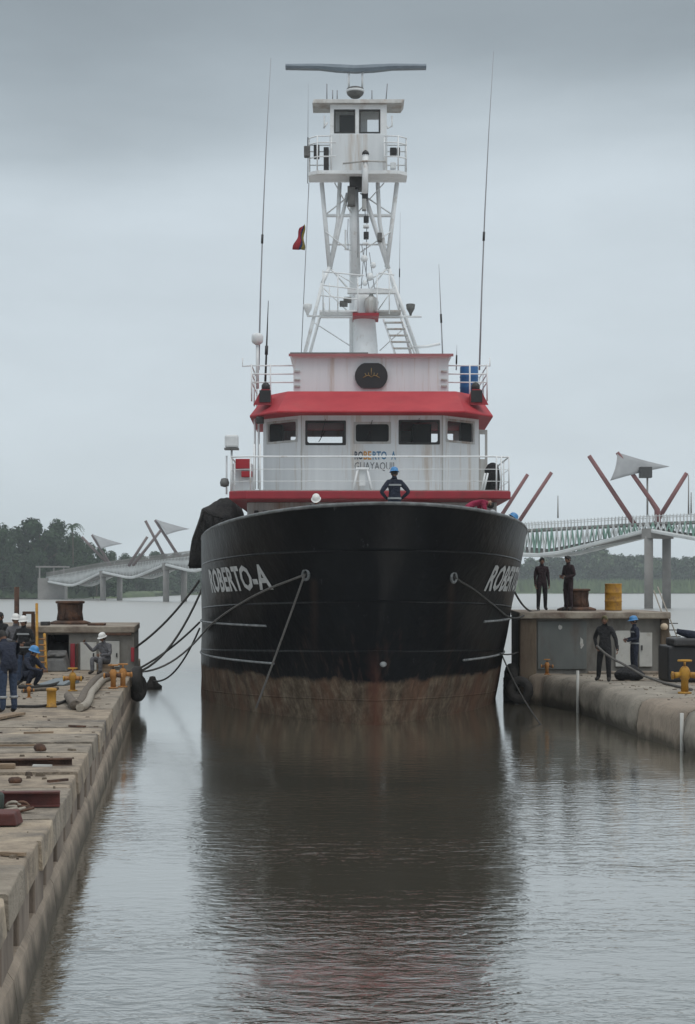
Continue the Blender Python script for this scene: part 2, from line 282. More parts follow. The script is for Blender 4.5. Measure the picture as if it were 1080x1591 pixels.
def water_mat():
    m = bpy.data.materials.new('river_water'); m.use_nodes = True
    t = m.node_tree; b = t.nodes['Principled BSDF']; lk = t.links.new; nn = t.nodes.new
    b.inputs['Base Color'].default_value = (0.085, 0.077, 0.058, 1)
    b.inputs['Roughness'].default_value = 0.05; b.inputs['IOR'].default_value = 1.33
    co = nn('ShaderNodeTexCoord')
    def noi(scale, stretch, detail, rough=0.5, dist=0.0):
        mpg = nn('ShaderNodeMapping'); mpg.inputs['Scale'].default_value = stretch; lk(co.outputs['Object'], mpg.inputs[0])
        n = nn('ShaderNodeTexNoise'); n.inputs['Scale'].default_value = scale; n.inputs['Detail'].default_value = detail
        n.inputs['Roughness'].default_value = rough; n.inputs['Distortion'].default_value = dist
        lk(mpg.outputs[0], n.inputs['Vector']); return n.outputs['Fac']
    rr = nn('ShaderNodeMapRange'); rr.inputs[1].default_value = 45; rr.inputs[2].default_value = 90; rr.inputs[3].default_value = 0.075; rr.inputs[4].default_value = 0.36
    sp0 = nn('ShaderNodeSeparateXYZ'); lk(co.outputs['Object'], sp0.inputs[0]); lk(sp0.outputs['Y'], rr.inputs[0]); lk(rr.outputs[0], b.inputs['Roughness'])   # wind-ruffled open river
    b1 = nn('ShaderNodeBump'); b1.inputs['Strength'].default_value = 1.0; b1.inputs['Distance'].default_value = 0.006
    sp = nn('ShaderNodeSeparateXYZ'); lk(co.outputs['Object'], sp.inputs[0])
    calm = nn('ShaderNodeMapRange'); calm.inputs[1].default_value = 18; calm.inputs[2].default_value = 48; calm.inputs[3].default_value = 1.5; calm.inputs[4].default_value = 0.25
    lk(sp.outputs['Y'], calm.inputs[0])       # the open river beyond the dock lies almost flat
    m1 = nn('ShaderNodeMath'); m1.operation = 'MULTIPLY'; lk(noi(0.55, (1, 1, 1), 2), m1.inputs[0]); lk(calm.outputs[0], m1.inputs[1]); lk(m1.outputs[0], b1.inputs['Height'])
    # ripples come in patches, calmer between them
    patch = nn('ShaderNodeValToRGB'); patch.color_ramp.elements[0].position = 0.35; patch.color_ramp.elements[1].position = 0.65
    patch.color_ramp.elements[0].color = (0.18, 0.18, 0.18, 1); patch.color_ramp.elements[1].color = (1, 1, 1, 1)
    lk(noi(0.16, (0.7, 1.6, 1), 4), patch.inputs[0])
    mul = nn('ShaderNodeMath'); mul.operation = 'MULTIPLY'; lk(noi(4.6, (0.6, 1, 1), 3, 0.6, 0.4), mul.inputs[0]); lk(patch.outputs[0], mul.inputs[1])
    b2 = nn('ShaderNodeBump'); b2.inputs['Strength'].default_value = 1.0; b2.inputs['Distance'].default_value = 0.015
    m2 = nn('ShaderNodeMath'); m2.operation = 'MULTIPLY'; lk(mul.outputs[0], m2.inputs[0]); lk(calm.outputs[0], m2.inputs[1]); lk(m2.outputs[0], b2.inputs['Height']); lk(b1.outputs[0], b2.inputs['Normal']); lk(b2.outputs[0], b.inputs['Normal'])
    # extra mirror reflection added over the brown body to brighten the water
    gl = nn('ShaderNodeBsdfGlossy'); gl.inputs['Color'].default_value = (0.95, 0.95, 0.93, 1); lk(rr.outputs[0], gl.inputs['Roughness']); lk(b2.outputs[0], gl.inputs['Normal'])
    ms = nn('ShaderNodeMixShader'); ms.inputs[0].default_value = 0.45; lk(b.outputs[0], ms.inputs[1]); lk(gl.outputs[0], ms.inputs[2])
    lk(ms.outputs[0], t.nodes['Material Output'].inputs['Surface'])
    return m
M['water'] = water_mat()

def tag(o, label=None, cat=None, group=None, kind=None):
    if label: o['label'] = label
    if cat: o['category'] = cat
    if group: o['group'] = group
    if kind: o['kind'] = kind
    return o

def root_loc(o):
    v = Vector((0, 0, 0))
    while o is not None:
        v += o.location; o = o.parent
    return v

def thing(name, label, cat, loc=(0, 0, 0), group=None):
    o = bpy.data.objects.new(name, None); COL.objects.link(o); o.location = loc; o.empty_display_size = 0.3
    return tag(o, label, cat, group)

class MB:
    """collects faces in world coordinates; build() links them as one mesh object"""
    def __init__(s): s.v = []; s.f = []; s.sm = []; s.mi = []; s.cur = 0
    def face(s, idx, smooth=False): s.f.append(tuple(idx)); s.sm.append(smooth); s.mi.append(s.cur)
    def add(s, vs, fs, smooth=False):
        k = len(s.v); s.v += [Vector(p) for p in vs]
        for f in fs: s.face([i + k for i in f], smooth)
    def hexa(s, a):   # 8 corners: bottom ring 0-3, top ring 4-7 (counter-clockwise from above)
        s.add(a, [(3, 2, 1, 0), (4, 5, 6, 7), (0, 1, 5, 4), (1, 2, 6, 5), (2, 3, 7, 6), (3, 0, 4, 7)])
    def box(s, x0, x1, y0, y1, z0, z1):
        s.hexa([(x0, y0, z0), (x1, y0, z0), (x1, y1, z0), (x0, y1, z0), (x0, y0, z1), (x1, y0, z1), (x1, y1, z1), (x0, y1, z1)])
    def obox(s, c, size, mat):
        hx, hy, hz = size[0] / 2, size[1] / 2, size[2] / 2
        s.hexa([Vector(c) + mat @ Vector(p) for p in ((-hx, -hy, -hz), (hx, -hy, -hz), (hx, hy, -hz), (-hx, hy, -hz), (-hx, -hy, hz), (hx, -hy, hz), (hx, hy, hz), (-hx, hy, hz))])
    def tube(s, pts, r, n=8, caps=True, smooth=True):
        pts = [Vector(p) for p in pts]; rs = r if isinstance(r, (list, tuple)) else [r] * len(pts)
        k = len(s.v); up = None
        for i, p in enumerate(pts):
            d = (pts[min(i + 1, len(pts) - 1)] - pts[max(i - 1, 0)]).normalized()
            if up is None: up = d.orthogonal().normalized()
            else:
                up = (up - d * up.dot(d)); up = up.normalized() if up.length > 1e-6 else d.orthogonal().normalized()
            w = d.cross(up)
            for j in range(n):
                a = 2 * pi * j / n; s.v.append(p + (up * cos(a) + w * sin(a)) * rs[i])
        for i in range(len(pts) - 1):
            for j in range(n):
                s.face((k + i * n + j, k + i * n + (j + 1) % n, k + (i + 1) * n + (j + 1) % n, k + (i + 1) * n + j), smooth)
        if caps:
            s.face([k + j for j in reversed(range(n))]); e = k + (len(pts) - 1) * n; s.face([e + j for j in range(n)])
    def lathe(s, c, prof, n=16, smooth=True, axis='Z'):
        k = len(s.v); c = Vector(c)
        for (r, h) in prof:
            for j in range(n):
                a = 2 * pi * j / n
                q = Vector((r * cos(a), r * sin(a), h))
                if axis == 'Y': q = Vector((q.x, q.z, q.y))
                if axis == 'X': q = Vector((q.z, q.x, q.y))
                s.v.append(c + q)
        for i in range(len(prof) - 1):
            for j in range(n):
                s.face((k + i * n + j, k + i * n + (j + 1) % n, k + (i + 1) * n + (j + 1) % n, k + (i + 1) * n + j), smooth)
        s.face([k + j for j in reversed(range(n))]); e = k + (len(prof) - 1) * n; s.face([e + j for j in range(n)])
    def extrude(s, poly, d):   # planar polygon (list of 3D points) extruded by vector d
        n = len(poly); d = Vector(d); poly = [Vector(p) for p in poly]
        s.add(poly + [p + d for p in poly], [tuple(reversed(range(n))), tuple(range(n, 2 * n))] + [(i, (i + 1) % n, n + (i + 1) % n, n + i) for i in range(n)])
    def ball(s, c, r, n=10, m=6):
        rr = r if isinstance(r, (list, tuple)) else (r, r, r); k = len(s.v); c = Vector(c)
        for i in range(m + 1):
            t = pi * i / m
            for j in range(n):
                a = 2 * pi * j / n
                s.v.append(c + Vector((rr[0] * max(sin(t), 0.02) * cos(a), rr[1] * max(sin(t), 0.02) * sin(a), -rr[2] * cos(t))))
        for i in range(m):
            for j in range(n):
                s.face((k + i * n + j, k + i * n + (j + 1) % n, k + (i + 1) * n + (j + 1) % n, k + (i + 1) * n + j), True)
    def build(s, name, mat, parent=None, bevel=0.0, fix=False):
        me = bpy.data.meshes.new(name)
        off = root_loc(parent) if parent else Vector((0, 0, 0))
        me.from_pydata([tuple(p - off) for p in s.v], [], s.f)
        me.polygons.foreach_set('use_smooth', s.sm)
        for m in (mat if isinstance(mat, (list, tuple)) else [mat]): me.materials.append(m)
        me.polygons.foreach_set('material_index', s.mi)
        if fix:
            bm = bmesh.new(); bm.from_mesh(me); bmesh.ops.recalc_face_normals(bm, faces=bm.faces); bm.to_mesh(me); bm.free()
        me.update()
        o = bpy.data.objects.new(name, me); COL.objects.link(o)
        if parent: o.parent = parent
        if bevel:
            b = o.modifiers.new('bevel', 'BEVEL'); b.width = bevel; b.segments = 2; b.limit_method = 'ANGLE'
        return o

def solo(mb, name, mat, loc, label, cat, group=None, bevel=0.0):
    """a top-level thing that is one mesh, origin at its base"""
    loc = Vector(loc)
    mb.v = [p - loc for p in mb.v]
    o = mb.build(name, mat, None, bevel); o.location = loc
    return tag(o, label, cat, group)

def copy_tree(o, parent=None):
    c = o.copy(); COL.objects.link(c); c.parent = parent
    for ch in list(o.children): copy_tree(ch, c)
    return c

def sag(a, b, drop, n=14):
    a = Vector(a); b = Vector(b)
    return [a.lerp(b, i / n) - Vector((0, 0, drop * 4 * (i / n) * (1 - i / n))) for i in range(n + 1)]

def text_mesh(body, size=1.0, space=1.0, bold=0.0):
    cu = bpy.data.curves.new('text', 'FONT'); cu.body = body; cu.size = size; cu.space_character = space; cu.offset = bold; cu.resolution_u = 2
    o = bpy.data.objects.new('text', cu); COL.objects.link(o)
    dg = bpy.context.evaluated_depsgraph_get(); dg.update()
    me = bpy.data.meshes.new_from_object(o.evaluated_get(dg))
    bm = bmesh.new(); bm.from_mesh(me)
    bmesh.ops.triangulate(bm, faces=bm.faces)
    for _ in range(3):
        es = [e for e in bm.edges if e.calc_length() > 0.22 * size]
        if not es: break
        bmesh.ops.subdivide_edges(bm, edges=es, cuts=1)
        bmesh.ops.triangulate(bm, faces=[f for f in bm.faces if len(f.verts) > 3])
    vs = [v.co.copy() for v in bm.verts]; bm.verts.index_update(); fs = [tuple(v.index for v in f.verts) for f in bm.faces]
    bm.free(); bpy.data.objects.remove(o); bpy.data.curves.remove(cu); bpy.data.meshes.remove(me)
    return vs, fs

def wall_holes(mb, a, b, z0, z1, holes, th, inward):
    """upright wall from a to b (2-D points) with rectangular holes (u0,u1,z0,z1) along it; inward = 2-D unit normal into the room"""
    a = Vector(a); b = Vector(b); d = (b - a); Lw = d.length; d /= Lw; inn = Vector(inward)
    us = sorted({0.0, Lw} | {h[0] for h in holes} | {h[1] for h in holes}); zs = sorted({z0, z1} | {h[2] for h in holes} | {h[3] for h in holes})
    def pt(u, z, t): q = a + d * u + inn * t; return (q.x, q.y, z)
    for i in range(len(us) - 1):
        for j in range(len(zs) - 1):
            uc, zc = (us[i] + us[i + 1]) / 2, (zs[j] + zs[j + 1]) / 2
            if any(h[0] < uc < h[1] and h[2] < zc < h[3] for h in holes): continue
            for t, fl in ((0, False), (th, True)):
                q = [pt(us[i], zs[j], t), pt(us[i + 1], zs[j], t), pt(us[i + 1], zs[j + 1], t), pt(us[i], zs[j + 1], t)]
                if fl: q.reverse()
                mb.add(q, [(0, 1, 2, 3)])
    rects = [(0, Lw, z0, z1)] + list(holes)
    for (u0, u1, h0, h1) in rects:
        for (p, q) in (((u0, h0), (u1, h0)), ((u1, h0), (u1, h1)), ((u1, h1), (u0, h1)), ((u0, h1), (u0, h0))):
            mb.add([pt(p[0], p[1], 0), pt(q[0], q[1], 0), pt(q[0], q[1], th), pt(p[0], p[1], th)], [(0, 1, 2, 3)])

# ================================================================== SETTING
# ---- river: one sheet to the horizon
mb = MB(); mb.add([(-5000, -60, 0), (5000, -60, 0), (5000, 7000, 0), (-5000, 7000, 0)], [(0, 1, 2, 3)])
o = mb.build('river_water', M['water']); tag(o, kind='structure')
# ---- river bed below the murky surface
# ---- far banks
def bank_mesh(name, line, mat):
    mb = MB(); n = len(line)
    vs = []
    for (x, y) in line: vs.append((x, y, -0.6))
    for (x, y) in line: vs.append((x, y + 5, 0.9 + 0.3 * noise.noise(Vector((x * 0.05, y * 0.05, 0)))))
    for (x, y) in line: vs.append((x, y + 60, 2.0))
    for (x, y) in line: vs.append((x * 3, 6500, 6))
    mb.add(vs, [(r * n + i, r * n + i + 1, (r + 1) * n + i + 1, (r + 1) * n + i) for r in range(3) for i in range(n - 1)], True)
    return tag(mb.build(name, mat), kind='structure')
M['bank'] = pm('bank_grass', (0.10, 0.14, 0.055), (0.05, 0.075, 0.035), 0.06, 0.95, c3=(0.12, 0.10, 0.06), amt3=0.3, scale3=0.03)
bank_pts = [(-900, 500), (-420, 522), (-160, 530), (-96, 534), (-72, 570), (-70, 660), (-74, 800), (-20, 900), (80, 960), (300, 985), (700, 1000), (1500, 1000)]
line = []
for i in range(len(bank_pts) - 1):
    a, b = Vector(bank_pts[i]), Vector(bank_pts[i + 1]); k = max(1, int((b - a).length / 12))
    for j in range(k):
        q = a.lerp(b, j / k); line.append((q.x, q.y + 2.5 * noise.noise(Vector((q.x * 0.06, q.y * 0.06, 3)))))
line.append(bank_pts[-1])
bank_mesh('riverbank', line, M['bank'])

# ---- trees
def crown_mesh(name, h, w, nl, leaf, seed, mat, lobes=12):
    rnd = random.Random(seed); mb = MB()
    blobs = []
    for i in range(lobes):
        t = rnd.random(); a = rnd.random() * 2 * pi; r = w * 0.5 * rnd.uniform(0.1, 0.85) * (1 - 0.55 * t)
        blobs.append((Vector((r * cos(a), r * sin(a), h * (0.28 + 0.62 * t))), w * rnd.uniform(0.18, 0.30) * (1 - 0.25 * t)))
    for i in range(nl):
        c, r = blobs[rnd.randrange(lobes)]
        d = Vector((rnd.gauss(0, 1), rnd.gauss(0, 1), rnd.gauss(0, 1))).normalized()
        p = c + d * r * (rnd.random() ** 0.35) * rnd.uniform(0.85, 1.15)
        if p.z < h * 0.08: continue
        nrm = (d + Vector((rnd.uniform(-.7, .7), rnd.uniform(-.7, .7), rnd.uniform(-.2, .9)))).normalized()
        u = nrm.orthogonal().normalized(); v = nrm.cross(u); a = rnd.random() * 2 * pi
        u, v = u * cos(a) + v * sin(a), v * cos(a) - u * sin(a); s1 = leaf * rnd.uniform(0.6, 1.3); s2 = s1 * rnd.uniform(0.45, 0.8)
        mb.add([p - u * s1, p + v * s2, p + u * s1, p - v * s2], [(0, 1, 2, 3)])
    me_o = mb.build(name, mat); return me_o
def make_tree(name, h, w, nl, leaf, seed, mat, label, group):
    t = thing(name, label, 'tree', (0, 0, 0), group)
    c = crown_mesh('crown', h, w, nl, leaf, seed, mat); c.parent = t
    rnd = random.Random(seed + 50); mb = MB()
    mb.tube([(0, 0, -0.5), (0.2, 0.1, h * 0.25), (-0.1, 0.2, h * 0.55), (0.1, 0, h * 0.85)], [h * 0.022, h * 0.018, h * 0.012, h * 0.004], 7)
    for i in range(6):
        a = rnd.random() * 2 * pi; z = h * rnd.uniform(0.25, 0.6)
        mb.tube([(0, 0.1, z), (w * 0.18 * cos(a), w * 0.18 * sin(a), z + h * 0.12), (w * 0.36 * cos(a), w * 0.36 * sin(a), z + h * 0.2)], [h * 0.01, h * 0.007, h * 0.003], 5)
    mb.build('trunk', M['bark'], t)
    return t

protos = [make_tree('broadleaf_tree', 20, 15, 5200, 0.55, 11 + i, M['leaf'], 'x', 'trees on the left far bank') for i in range(4)]
LT = [ # px centre, top py, distance, scale of width
    (-60, 812, 476, 1.0), (-25, 806, 488, 1.0), (8, 818, 480, 0.8), (38, 822, 492, 0.9), (62, 812, 484, 1.0), (88, 811, 496, 0.9), (110, 822, 486, 0.8), (132, 838, 500, 0.8), (150, 846, 508, 0.8),
    (20, 850, 474, 0.9), (60, 855, 473, 0.9), (100, 862, 475, 0.9), (135, 868, 480, 0.8), (172, 858, 560, 0.9), (192, 862, 600, 0.9), (212, 862, 640, 1.0), (235, 860, 700, 1.0), (255, 862, 760, 1.1), (277, 861, 800, 1.2), (300, 862, 840, 1.2), (-5, 868, 472, 0.9)]
ORD = ['first', 'second', 'third', 'fourth', 'fifth', 'sixth', 'seventh', 'eighth', 'ninth', 'tenth']
def lt_kind(D, py): return 't' if D < 570 and py < 850 else ('l' if D < 570 else 's')
LT = [(a, b + (8 if 100 < a < 160 else 0), c + (64 if c < 505 else 20), d) for a, b, c, d in LT]
for i, (px, py, D, ws) in enumerate(LT):
    t = protos[i % 4] if i < 4 else copy_tree(protos[i % 4])
    h = PZ(py, D) - 1.0; s = h / 19.5
    t.location = (PX(px, D), D, 1.0); t.scale = (s * ws, s * ws, s); t.rotation_euler = (0, 0, i * 2.4)
    kd = lt_kind(D, py); peers = sorted(q[0] for q in LT if lt_kind(q[2], q[1]) == kd); rank = ORD[peers.index(px)]
    t['label'] = {'t': 'tall dark tree in the left wood, %s of the tall ones from the left', 'l': 'lower dark tree before the left wood, %s of the low ones from the left', 's': 'small hazy tree behind the footbridge, %s of these from the left'}[kd] % rank
    t['group'] = {'t': 'tall trees of the left wood', 'l': 'low trees at the left water edge', 's': 'hazy trees behind the footbridge'}[kd]
# palm sticking out of the left wood
def palm(px, py, D):
    h = PZ(py, D) - 1.0; loc = (PX(px, D), D, 1.0)
    t = thing('palm_tree', 'palm with drooping fronds rising above the left wood', 'palm', loc)
    L0 = Vector(loc); mb = MB(); mb.tube([L0 + Vector((0, 0, -0.5)), L0 + Vector((0.3, 0, h * 0.5)), L0 + Vector((0.2, 0, h))], [0.25, 0.2, 0.16], 8); mb.build('trunk', M['bark'], t)
    rnd = random.Random(4); mb = MB(); top = L0 + Vector((0.2, 0, h))
    for i in range(16):
        a = i * 2.4; el = rnd.uniform(0.0, 1.1); Lf = rnd.uniform(3.2, 4.4)
        prev = None
        for k in range(9):
            t1 = k / 8; q = top + Vector((cos(a) * Lf * t1 * cos(el * 0.6), sin(a) * Lf * t1 * cos(el * 0.6), Lf * (sin(el) * t1 - 1.1 * t1 * t1)))
            if prev is not None:
                d = (q - prev).normalized(); sd_ = Vector((-sin(a), cos(a), 0))
                for sg in (-1, 1):
                    tip = prev + sd_ * sg * 0.8 * sin(pi * min(t1 + 0.1, 1)) + d * 0.4 - Vector((0, 0, 0.35))
                    mb.add([prev, q, tip], [(0, 1, 2)])
            prev = q
    mb.build('crown', M['leaf'], t)
palm(112, 816, 542); 
sh0 = crown_mesh('foliage', 8, 13, 1700, 0.5, 77, M['leaf'], 8)
sh = thing('bank_shrub', 'dense dark shrub at the waterline below the left wood', 'shrub', (0, 0, 0), 'shrubs along the left waterline'); sh0.parent = sh
mbs = MB(); mbs.tube([(0, 0, -0.3), (0.1, 0, 2), (0.3, 0.2, 4.5)], [0.16, 0.12, 0.05], 6); mbs.build('stem', M['bark'], sh)
SH = [(x, 537 + (i % 3) * 5) for i, x in enumerate(range(-20, 170, 15))] + [(x, 572 + (x - 165) * 1.9) for x in range(166, 312, 16)]
for i, (px, Dd) in enumerate(SH):
    t = sh if i == 0 else copy_tree(sh)
    t.location = (PX(px, Dd), Dd, 0.2); k_ = (0.62 + 0.35 * ((i * 7) % 5) / 4) * (1 + (Dd - 530) / 700); t.scale = (k_ * 1.15, k_, k_); t.rotation_euler = (0, 0, i * 1.7)
    if px > 160: t['label'] = 'dark shrub on the far bank under the footbridge'; t['group'] = 'shrubs under the footbridge'
# right-hand wood on the far shore
rp = [make_tree('mangrove_tree', 20, 20, 1700, 0.95, 31 + i, M['leaf_pale'] if i == 2 else M['leaf'], 'x', 'trees along the distant right bank') for i in range(3)]
rnd = random.Random(3); k = 0
RT = []
for i in range(62):
    px = 300 + i * 14.2 + rnd.uniform(-5, 5); D = 1010 + rnd.uniform(-8, 40) + (60 if i % 2 else 0)
    top = 866 + 8 * noise.noise(Vector((px * 0.012, 1.7, 0))) * 1.5 + rnd.uniform(-4, 6)
    if 900 < px < 945: top -= 8
    if 800 < px < 850: top += 8
    RT.append((px, top, D))
for i, (px, py, D) in enumerate(RT):
    t = rp[i % 3] if i < 3 else copy_tree(rp[i % 3])
    h = PZ(py, D) - 1.5; s = h / 19.5
    t.location = (PX(px, D), D, 1.5); t.scale = (s * 1.05, s, s); t.rotation_euler = (0, 0, i * 1.9)
    t['label'] = 'hazy tree in the long low wood along the distant right bank'
# reeds along both banks
def reeds(name, lab, x0, x1, y0, n, hgt, seed):
    rnd = random.Random(seed); mb = MB()
    for i in range(n):
        x = rnd.uniform(x0, x1); y = y0 + rnd.uniform(0, 26); z = 0.3 + (y - y0) * 0.05; h = hgt * rnd.uniform(0.5, 1.2); w = rnd.uniform(0.8, 1.8)
        a = rnd.uniform(-0.6, 0.6)
        mb.add([(x - w * cos(a), y - w * sin(a), z), (x + w * cos(a), y + w * sin(a), z), (x + rnd.uniform(-w, w), y + rnd.uniform(-.5, .5), z + h)], [(0, 1, 2)])
    o = mb.build(name, M['reed'] if name == 'reed_bed' else M['undergrowth']); tag(o, lab, 'reeds', kind='stuff')
reeds('reed_bed', 'pale green reeds fringing the distant right bank', 60, 330, 966, 5200, 6.0, 5)
reeds('bank_grass', 'low green growth along the left far water line', -190, -76, 531, 1600, 2.2, 6)

# ---- footbridge with fish-bellied lattice spans
def build_bridge():
    piers = [(1400, 272, 14.3), (1022, 300, 14.0), (700, 336, 13.2), (490, 372, 12.3), (372, 405, 11.3), (272, 440, 10.2), (173, 480, 8.7), (86, 520, 6.4)]
    PT = [Vector((PX(px, D), D, z)) for px, D, z in piers]
    t = thing('footbridge', 'long footbridge with fish-bellied lattice spans crossing the river', 'bridge', (PT[1].x, PT[1].y, 0))
    W = 2.6
    def side(i):
        d = (PT[i + 1] - PT[i]); d.z = 0; d.normalize(); return Vector((-d.y, d.x, 0))
    rnd = random.Random(2)
    for i in range(len(PT) - 1):
        a, b = PT[i], PT[i + 1]; sdv = side(i); far = i >= 3
        mb = MB(); up = Vector((0, 0, 1))
        mb.hexa([a - sdv * W - up * 0.35, b - sdv * W - up * 0.35, b + sdv * W - up * 0.35, a + sdv * W - up * 0.35, a - sdv * W, b - sdv * W, b + sdv * W, a + sdv * W])
        dk = mb.build('deck', M['bridge_conc'], t, fix=True)
        # V-shaped soffit chord on each side
        depth = 4.6 if not far else 3.6
        mid = a.lerp(b, 0.5) - up * depth
        e0, e1 = a - up * 1.3, b - up * 1.3
        for sg in (-1, 1):
            off = sdv * W * sg
            mb = MB()
            kk = [e0, a.lerp(b, 0.4) - up * (depth - 0.25), mid, a.lerp(b, 0.6) - up * (depth - 0.25), e1]
            mb.tube([q + off for q in kk], 0.34, 6, smooth=False)
            mb.build('soffit_chord', M['bridge_white'], t)
            # lattice of slats between deck edge and soffit
            mw, mg = MB(), MB(); n = 84
            for j in range(n + 1):
                f = j / n; top = a.lerp(b, f) + off
                dz = 1.3 + (depth - 1.3) * (1 - abs(2 * f - 1))
                w = (b - a).normalized() * 0.15
                lean = (b - a).normalized() * (0.35 if j % 2 else -0.35)
                q0 = top - up * dz + lean; q1 = top - lean
                m_ = mg if (rnd.random() < 0.52 and not far) else mw
                th = sdv * 0.05
                m_.hexa([q0 - w - th, q0 + w - th, q0 + w + th, q0 - w + th, q1 - w - th, q1 + w - th, q1 + w + th, q1 - w + th])
            tag(mw.build('lattice', M['bridge_white'], t), kind='stuff')
            if mg.f: tag(mg.build('green_lattice', M['bridge_green'], t), kind='stuff')
            # railing
            mb = MB()
            n = 64
            for j in range(n + 1):
                q = a.lerp(b, j / n) + off
                mb.box(q.x - 0.07, q.x + 0.07, q.y - 0.07, q.y + 0.07, q.z, q.z + 1.25)
            mb.tube([a + off + up * 1.0, b + off + up * 1.0], 0.06, 5)
            mb.build('railing', M['bridge_white'] if not far else M['bridge_conc'], t)
        # service beam below, between the piers
        mb = MB(); c0, c1 = a - up * 1.6, b - up * 1.6
        mb.tube([c0, a.lerp(b, 0.5) - up * (depth - 0.6), c1], 0.5, 6); mb.build('bottom_beam', M['bridge_conc'], t)
    for i, q in enumerate(PT):
        sdv = side(min(i, len(PT) - 2)); up = Vector((0, 0, 1))
        mb = MB()
        d = Vector((-sdv.y, sdv.x, 0))
        mb.hexa([q - sdv * 3.0 - d * 0.9 - up * 2.6, q + sdv * 3.0 - d * 0.9 - up * 2.6, q + sdv * 3.0 + d * 0.9 - up * 2.6, q - sdv * 3.0 + d * 0.9 - up * 2.6,
                 q - sdv * 3.0 - d * 0.9 - up * 1.0, q + sdv * 3.0 - d * 0.9 - up * 1.0, q + sdv * 3.0 + d * 0.9 - up * 1.0, q - sdv * 3.0 + d * 0.9 - up * 1.0])
        mb.build('pier_cap', M['bridge_conc'], t, fix=True)
        for sg in (-1, 1):
            mb = MB(); c = q + sdv * 2.3 * sg
            mb.tube([(c.x, c.y, -2), (c.x, c.y, q.z - 2.2)], 0.75, 10); mb.build('pier_column', M['bridge_conc'], t)
    def poles(lst, mat, r):
        for (x0, y0, x1, y1, D) in lst:
            a_, b_ = P(x0, y0, D), P(x1, y1, D); a_ = a_ - (b_ - a_).normalized() * 2.2
            mb = MB(); mb.tube([a_, b_], [r * 1.15, r], 7); mb.build('pole', mat, t)
    poles([(976, 800, 915, 708, 301), (1030, 795, 1067, 735, 303)], M['bridge_pole'], 0.36)
    mb = MB(); mb.tube([P(1023, 826, 300), P(1021, 792, 300), P(1012, 778, 300), P(959, 703, 300)], [0.55, 0.5, 0.4, 0.33], 7); mb.build('pole', M['bridge_pole'], t)
    poles([(812, 802, 857, 734, 326), (783, 795, 820, 737, 332), (742, 800, 700, 735, 334)], M['bridge_pole'], 0.33)
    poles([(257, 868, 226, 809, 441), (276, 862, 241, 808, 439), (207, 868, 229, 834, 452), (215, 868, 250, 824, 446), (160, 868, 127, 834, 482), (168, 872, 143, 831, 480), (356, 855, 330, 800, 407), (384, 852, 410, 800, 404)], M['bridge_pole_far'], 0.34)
    def sail(pts, D, bulge=2.0):
        a, b, c = [P(x, y, D + dd) for (x, y, dd) in pts]
        n = 8; mb = MB(); vs = {}
        for i in range(n + 1):
            for j in range(n + 1 - i):
                u, v = i / n, j / n; w = 1 - u - v
                q = a * w + b * u + c * v
                cen = (a + b + c) / 3
                pull = (u * w + v * w + u * v) * 0.42
                q = q.lerp(cen, pull * 0.9) + Vector((0, -bulge * pull, 0))
                vs[(i, j)] = len(mb.v); mb.v.append(q)
        for i in range(n):
            for j in range(n - i):
                mb.face((vs[(i, j)], vs[(i + 1, j)], vs[(i, j + 1)]), True)
                if i + j < n - 1: mb.face((vs[(i + 1, j)], vs[(i + 1, j + 1)], vs[(i, j + 1)]), True)
        o = mb.build('shade_sail', M['sail'], t); m = o.modifiers.new('solid', 'SOLIDIFY'); m.thickness = 0.06
    sail([(959, 703, 0), (1040, 725, 6), (948, 747, -5)], 300)
    sail([(241, 807, 0), (294, 822, 5), (259, 831, -4)], 439)
    sail([(143, 830, 0), (190, 845, 5), (157, 853, -4)], 480)
    q = PT[-1]; mb = MB(); mb.box(q.x - 4.5, q.x + 3, q.y - 3, q.y + 3, -1, q.z - 0.4); mb.build('abutment', M['bridge_conc'], t)
    mb = MB(); mb.box(q.x - 5, q.x + 3.5, q.y - 3.4, q.y + 3.4, q.z + 2.6, q.z + 3.0); mb.build('pavilion_roof', M['bridge_conc'], t)
    for sx in (-4, 0, 2.8):
        mb = MB(); mb.box(q.x + sx - 0.2, q.x + sx + 0.2, q.y - 3, q.y - 2.6, q.z - 0.4, q.z + 2.6); mb.build('pavilion_post', M['bridge_conc'], t)
    # speaker / lantern box on a thin mast over the right-hand pier
    mb = MB(); D = 300; c = P(1003, 734, D); mb.box(c.x - 1.0, c.x + 1.0, c.y - 0.8, c.y + 0.8, c.z - 0.9, c.z + 0.9); mb.build('lantern_box', M['steel_dark'], t, bevel=0.1)
    mb = MB(); mb.tube([P(1006, 742, D), P(1006, 803, D)], 0.16, 6); mb.build('lantern_mast', M['bridge_conc'], t)
    for (px, top, D, zb) in ((867, 770, 318, 805), (1070, 738, 296, 800), (1074, 765, 296, 800)):
        mb = MB(); mb.tube([P(px, zb, D), P(px, top, D)], [0.14, 0.07], 6); mb.build('lamp_post', M['bridge_conc'], t)
build_bridge()

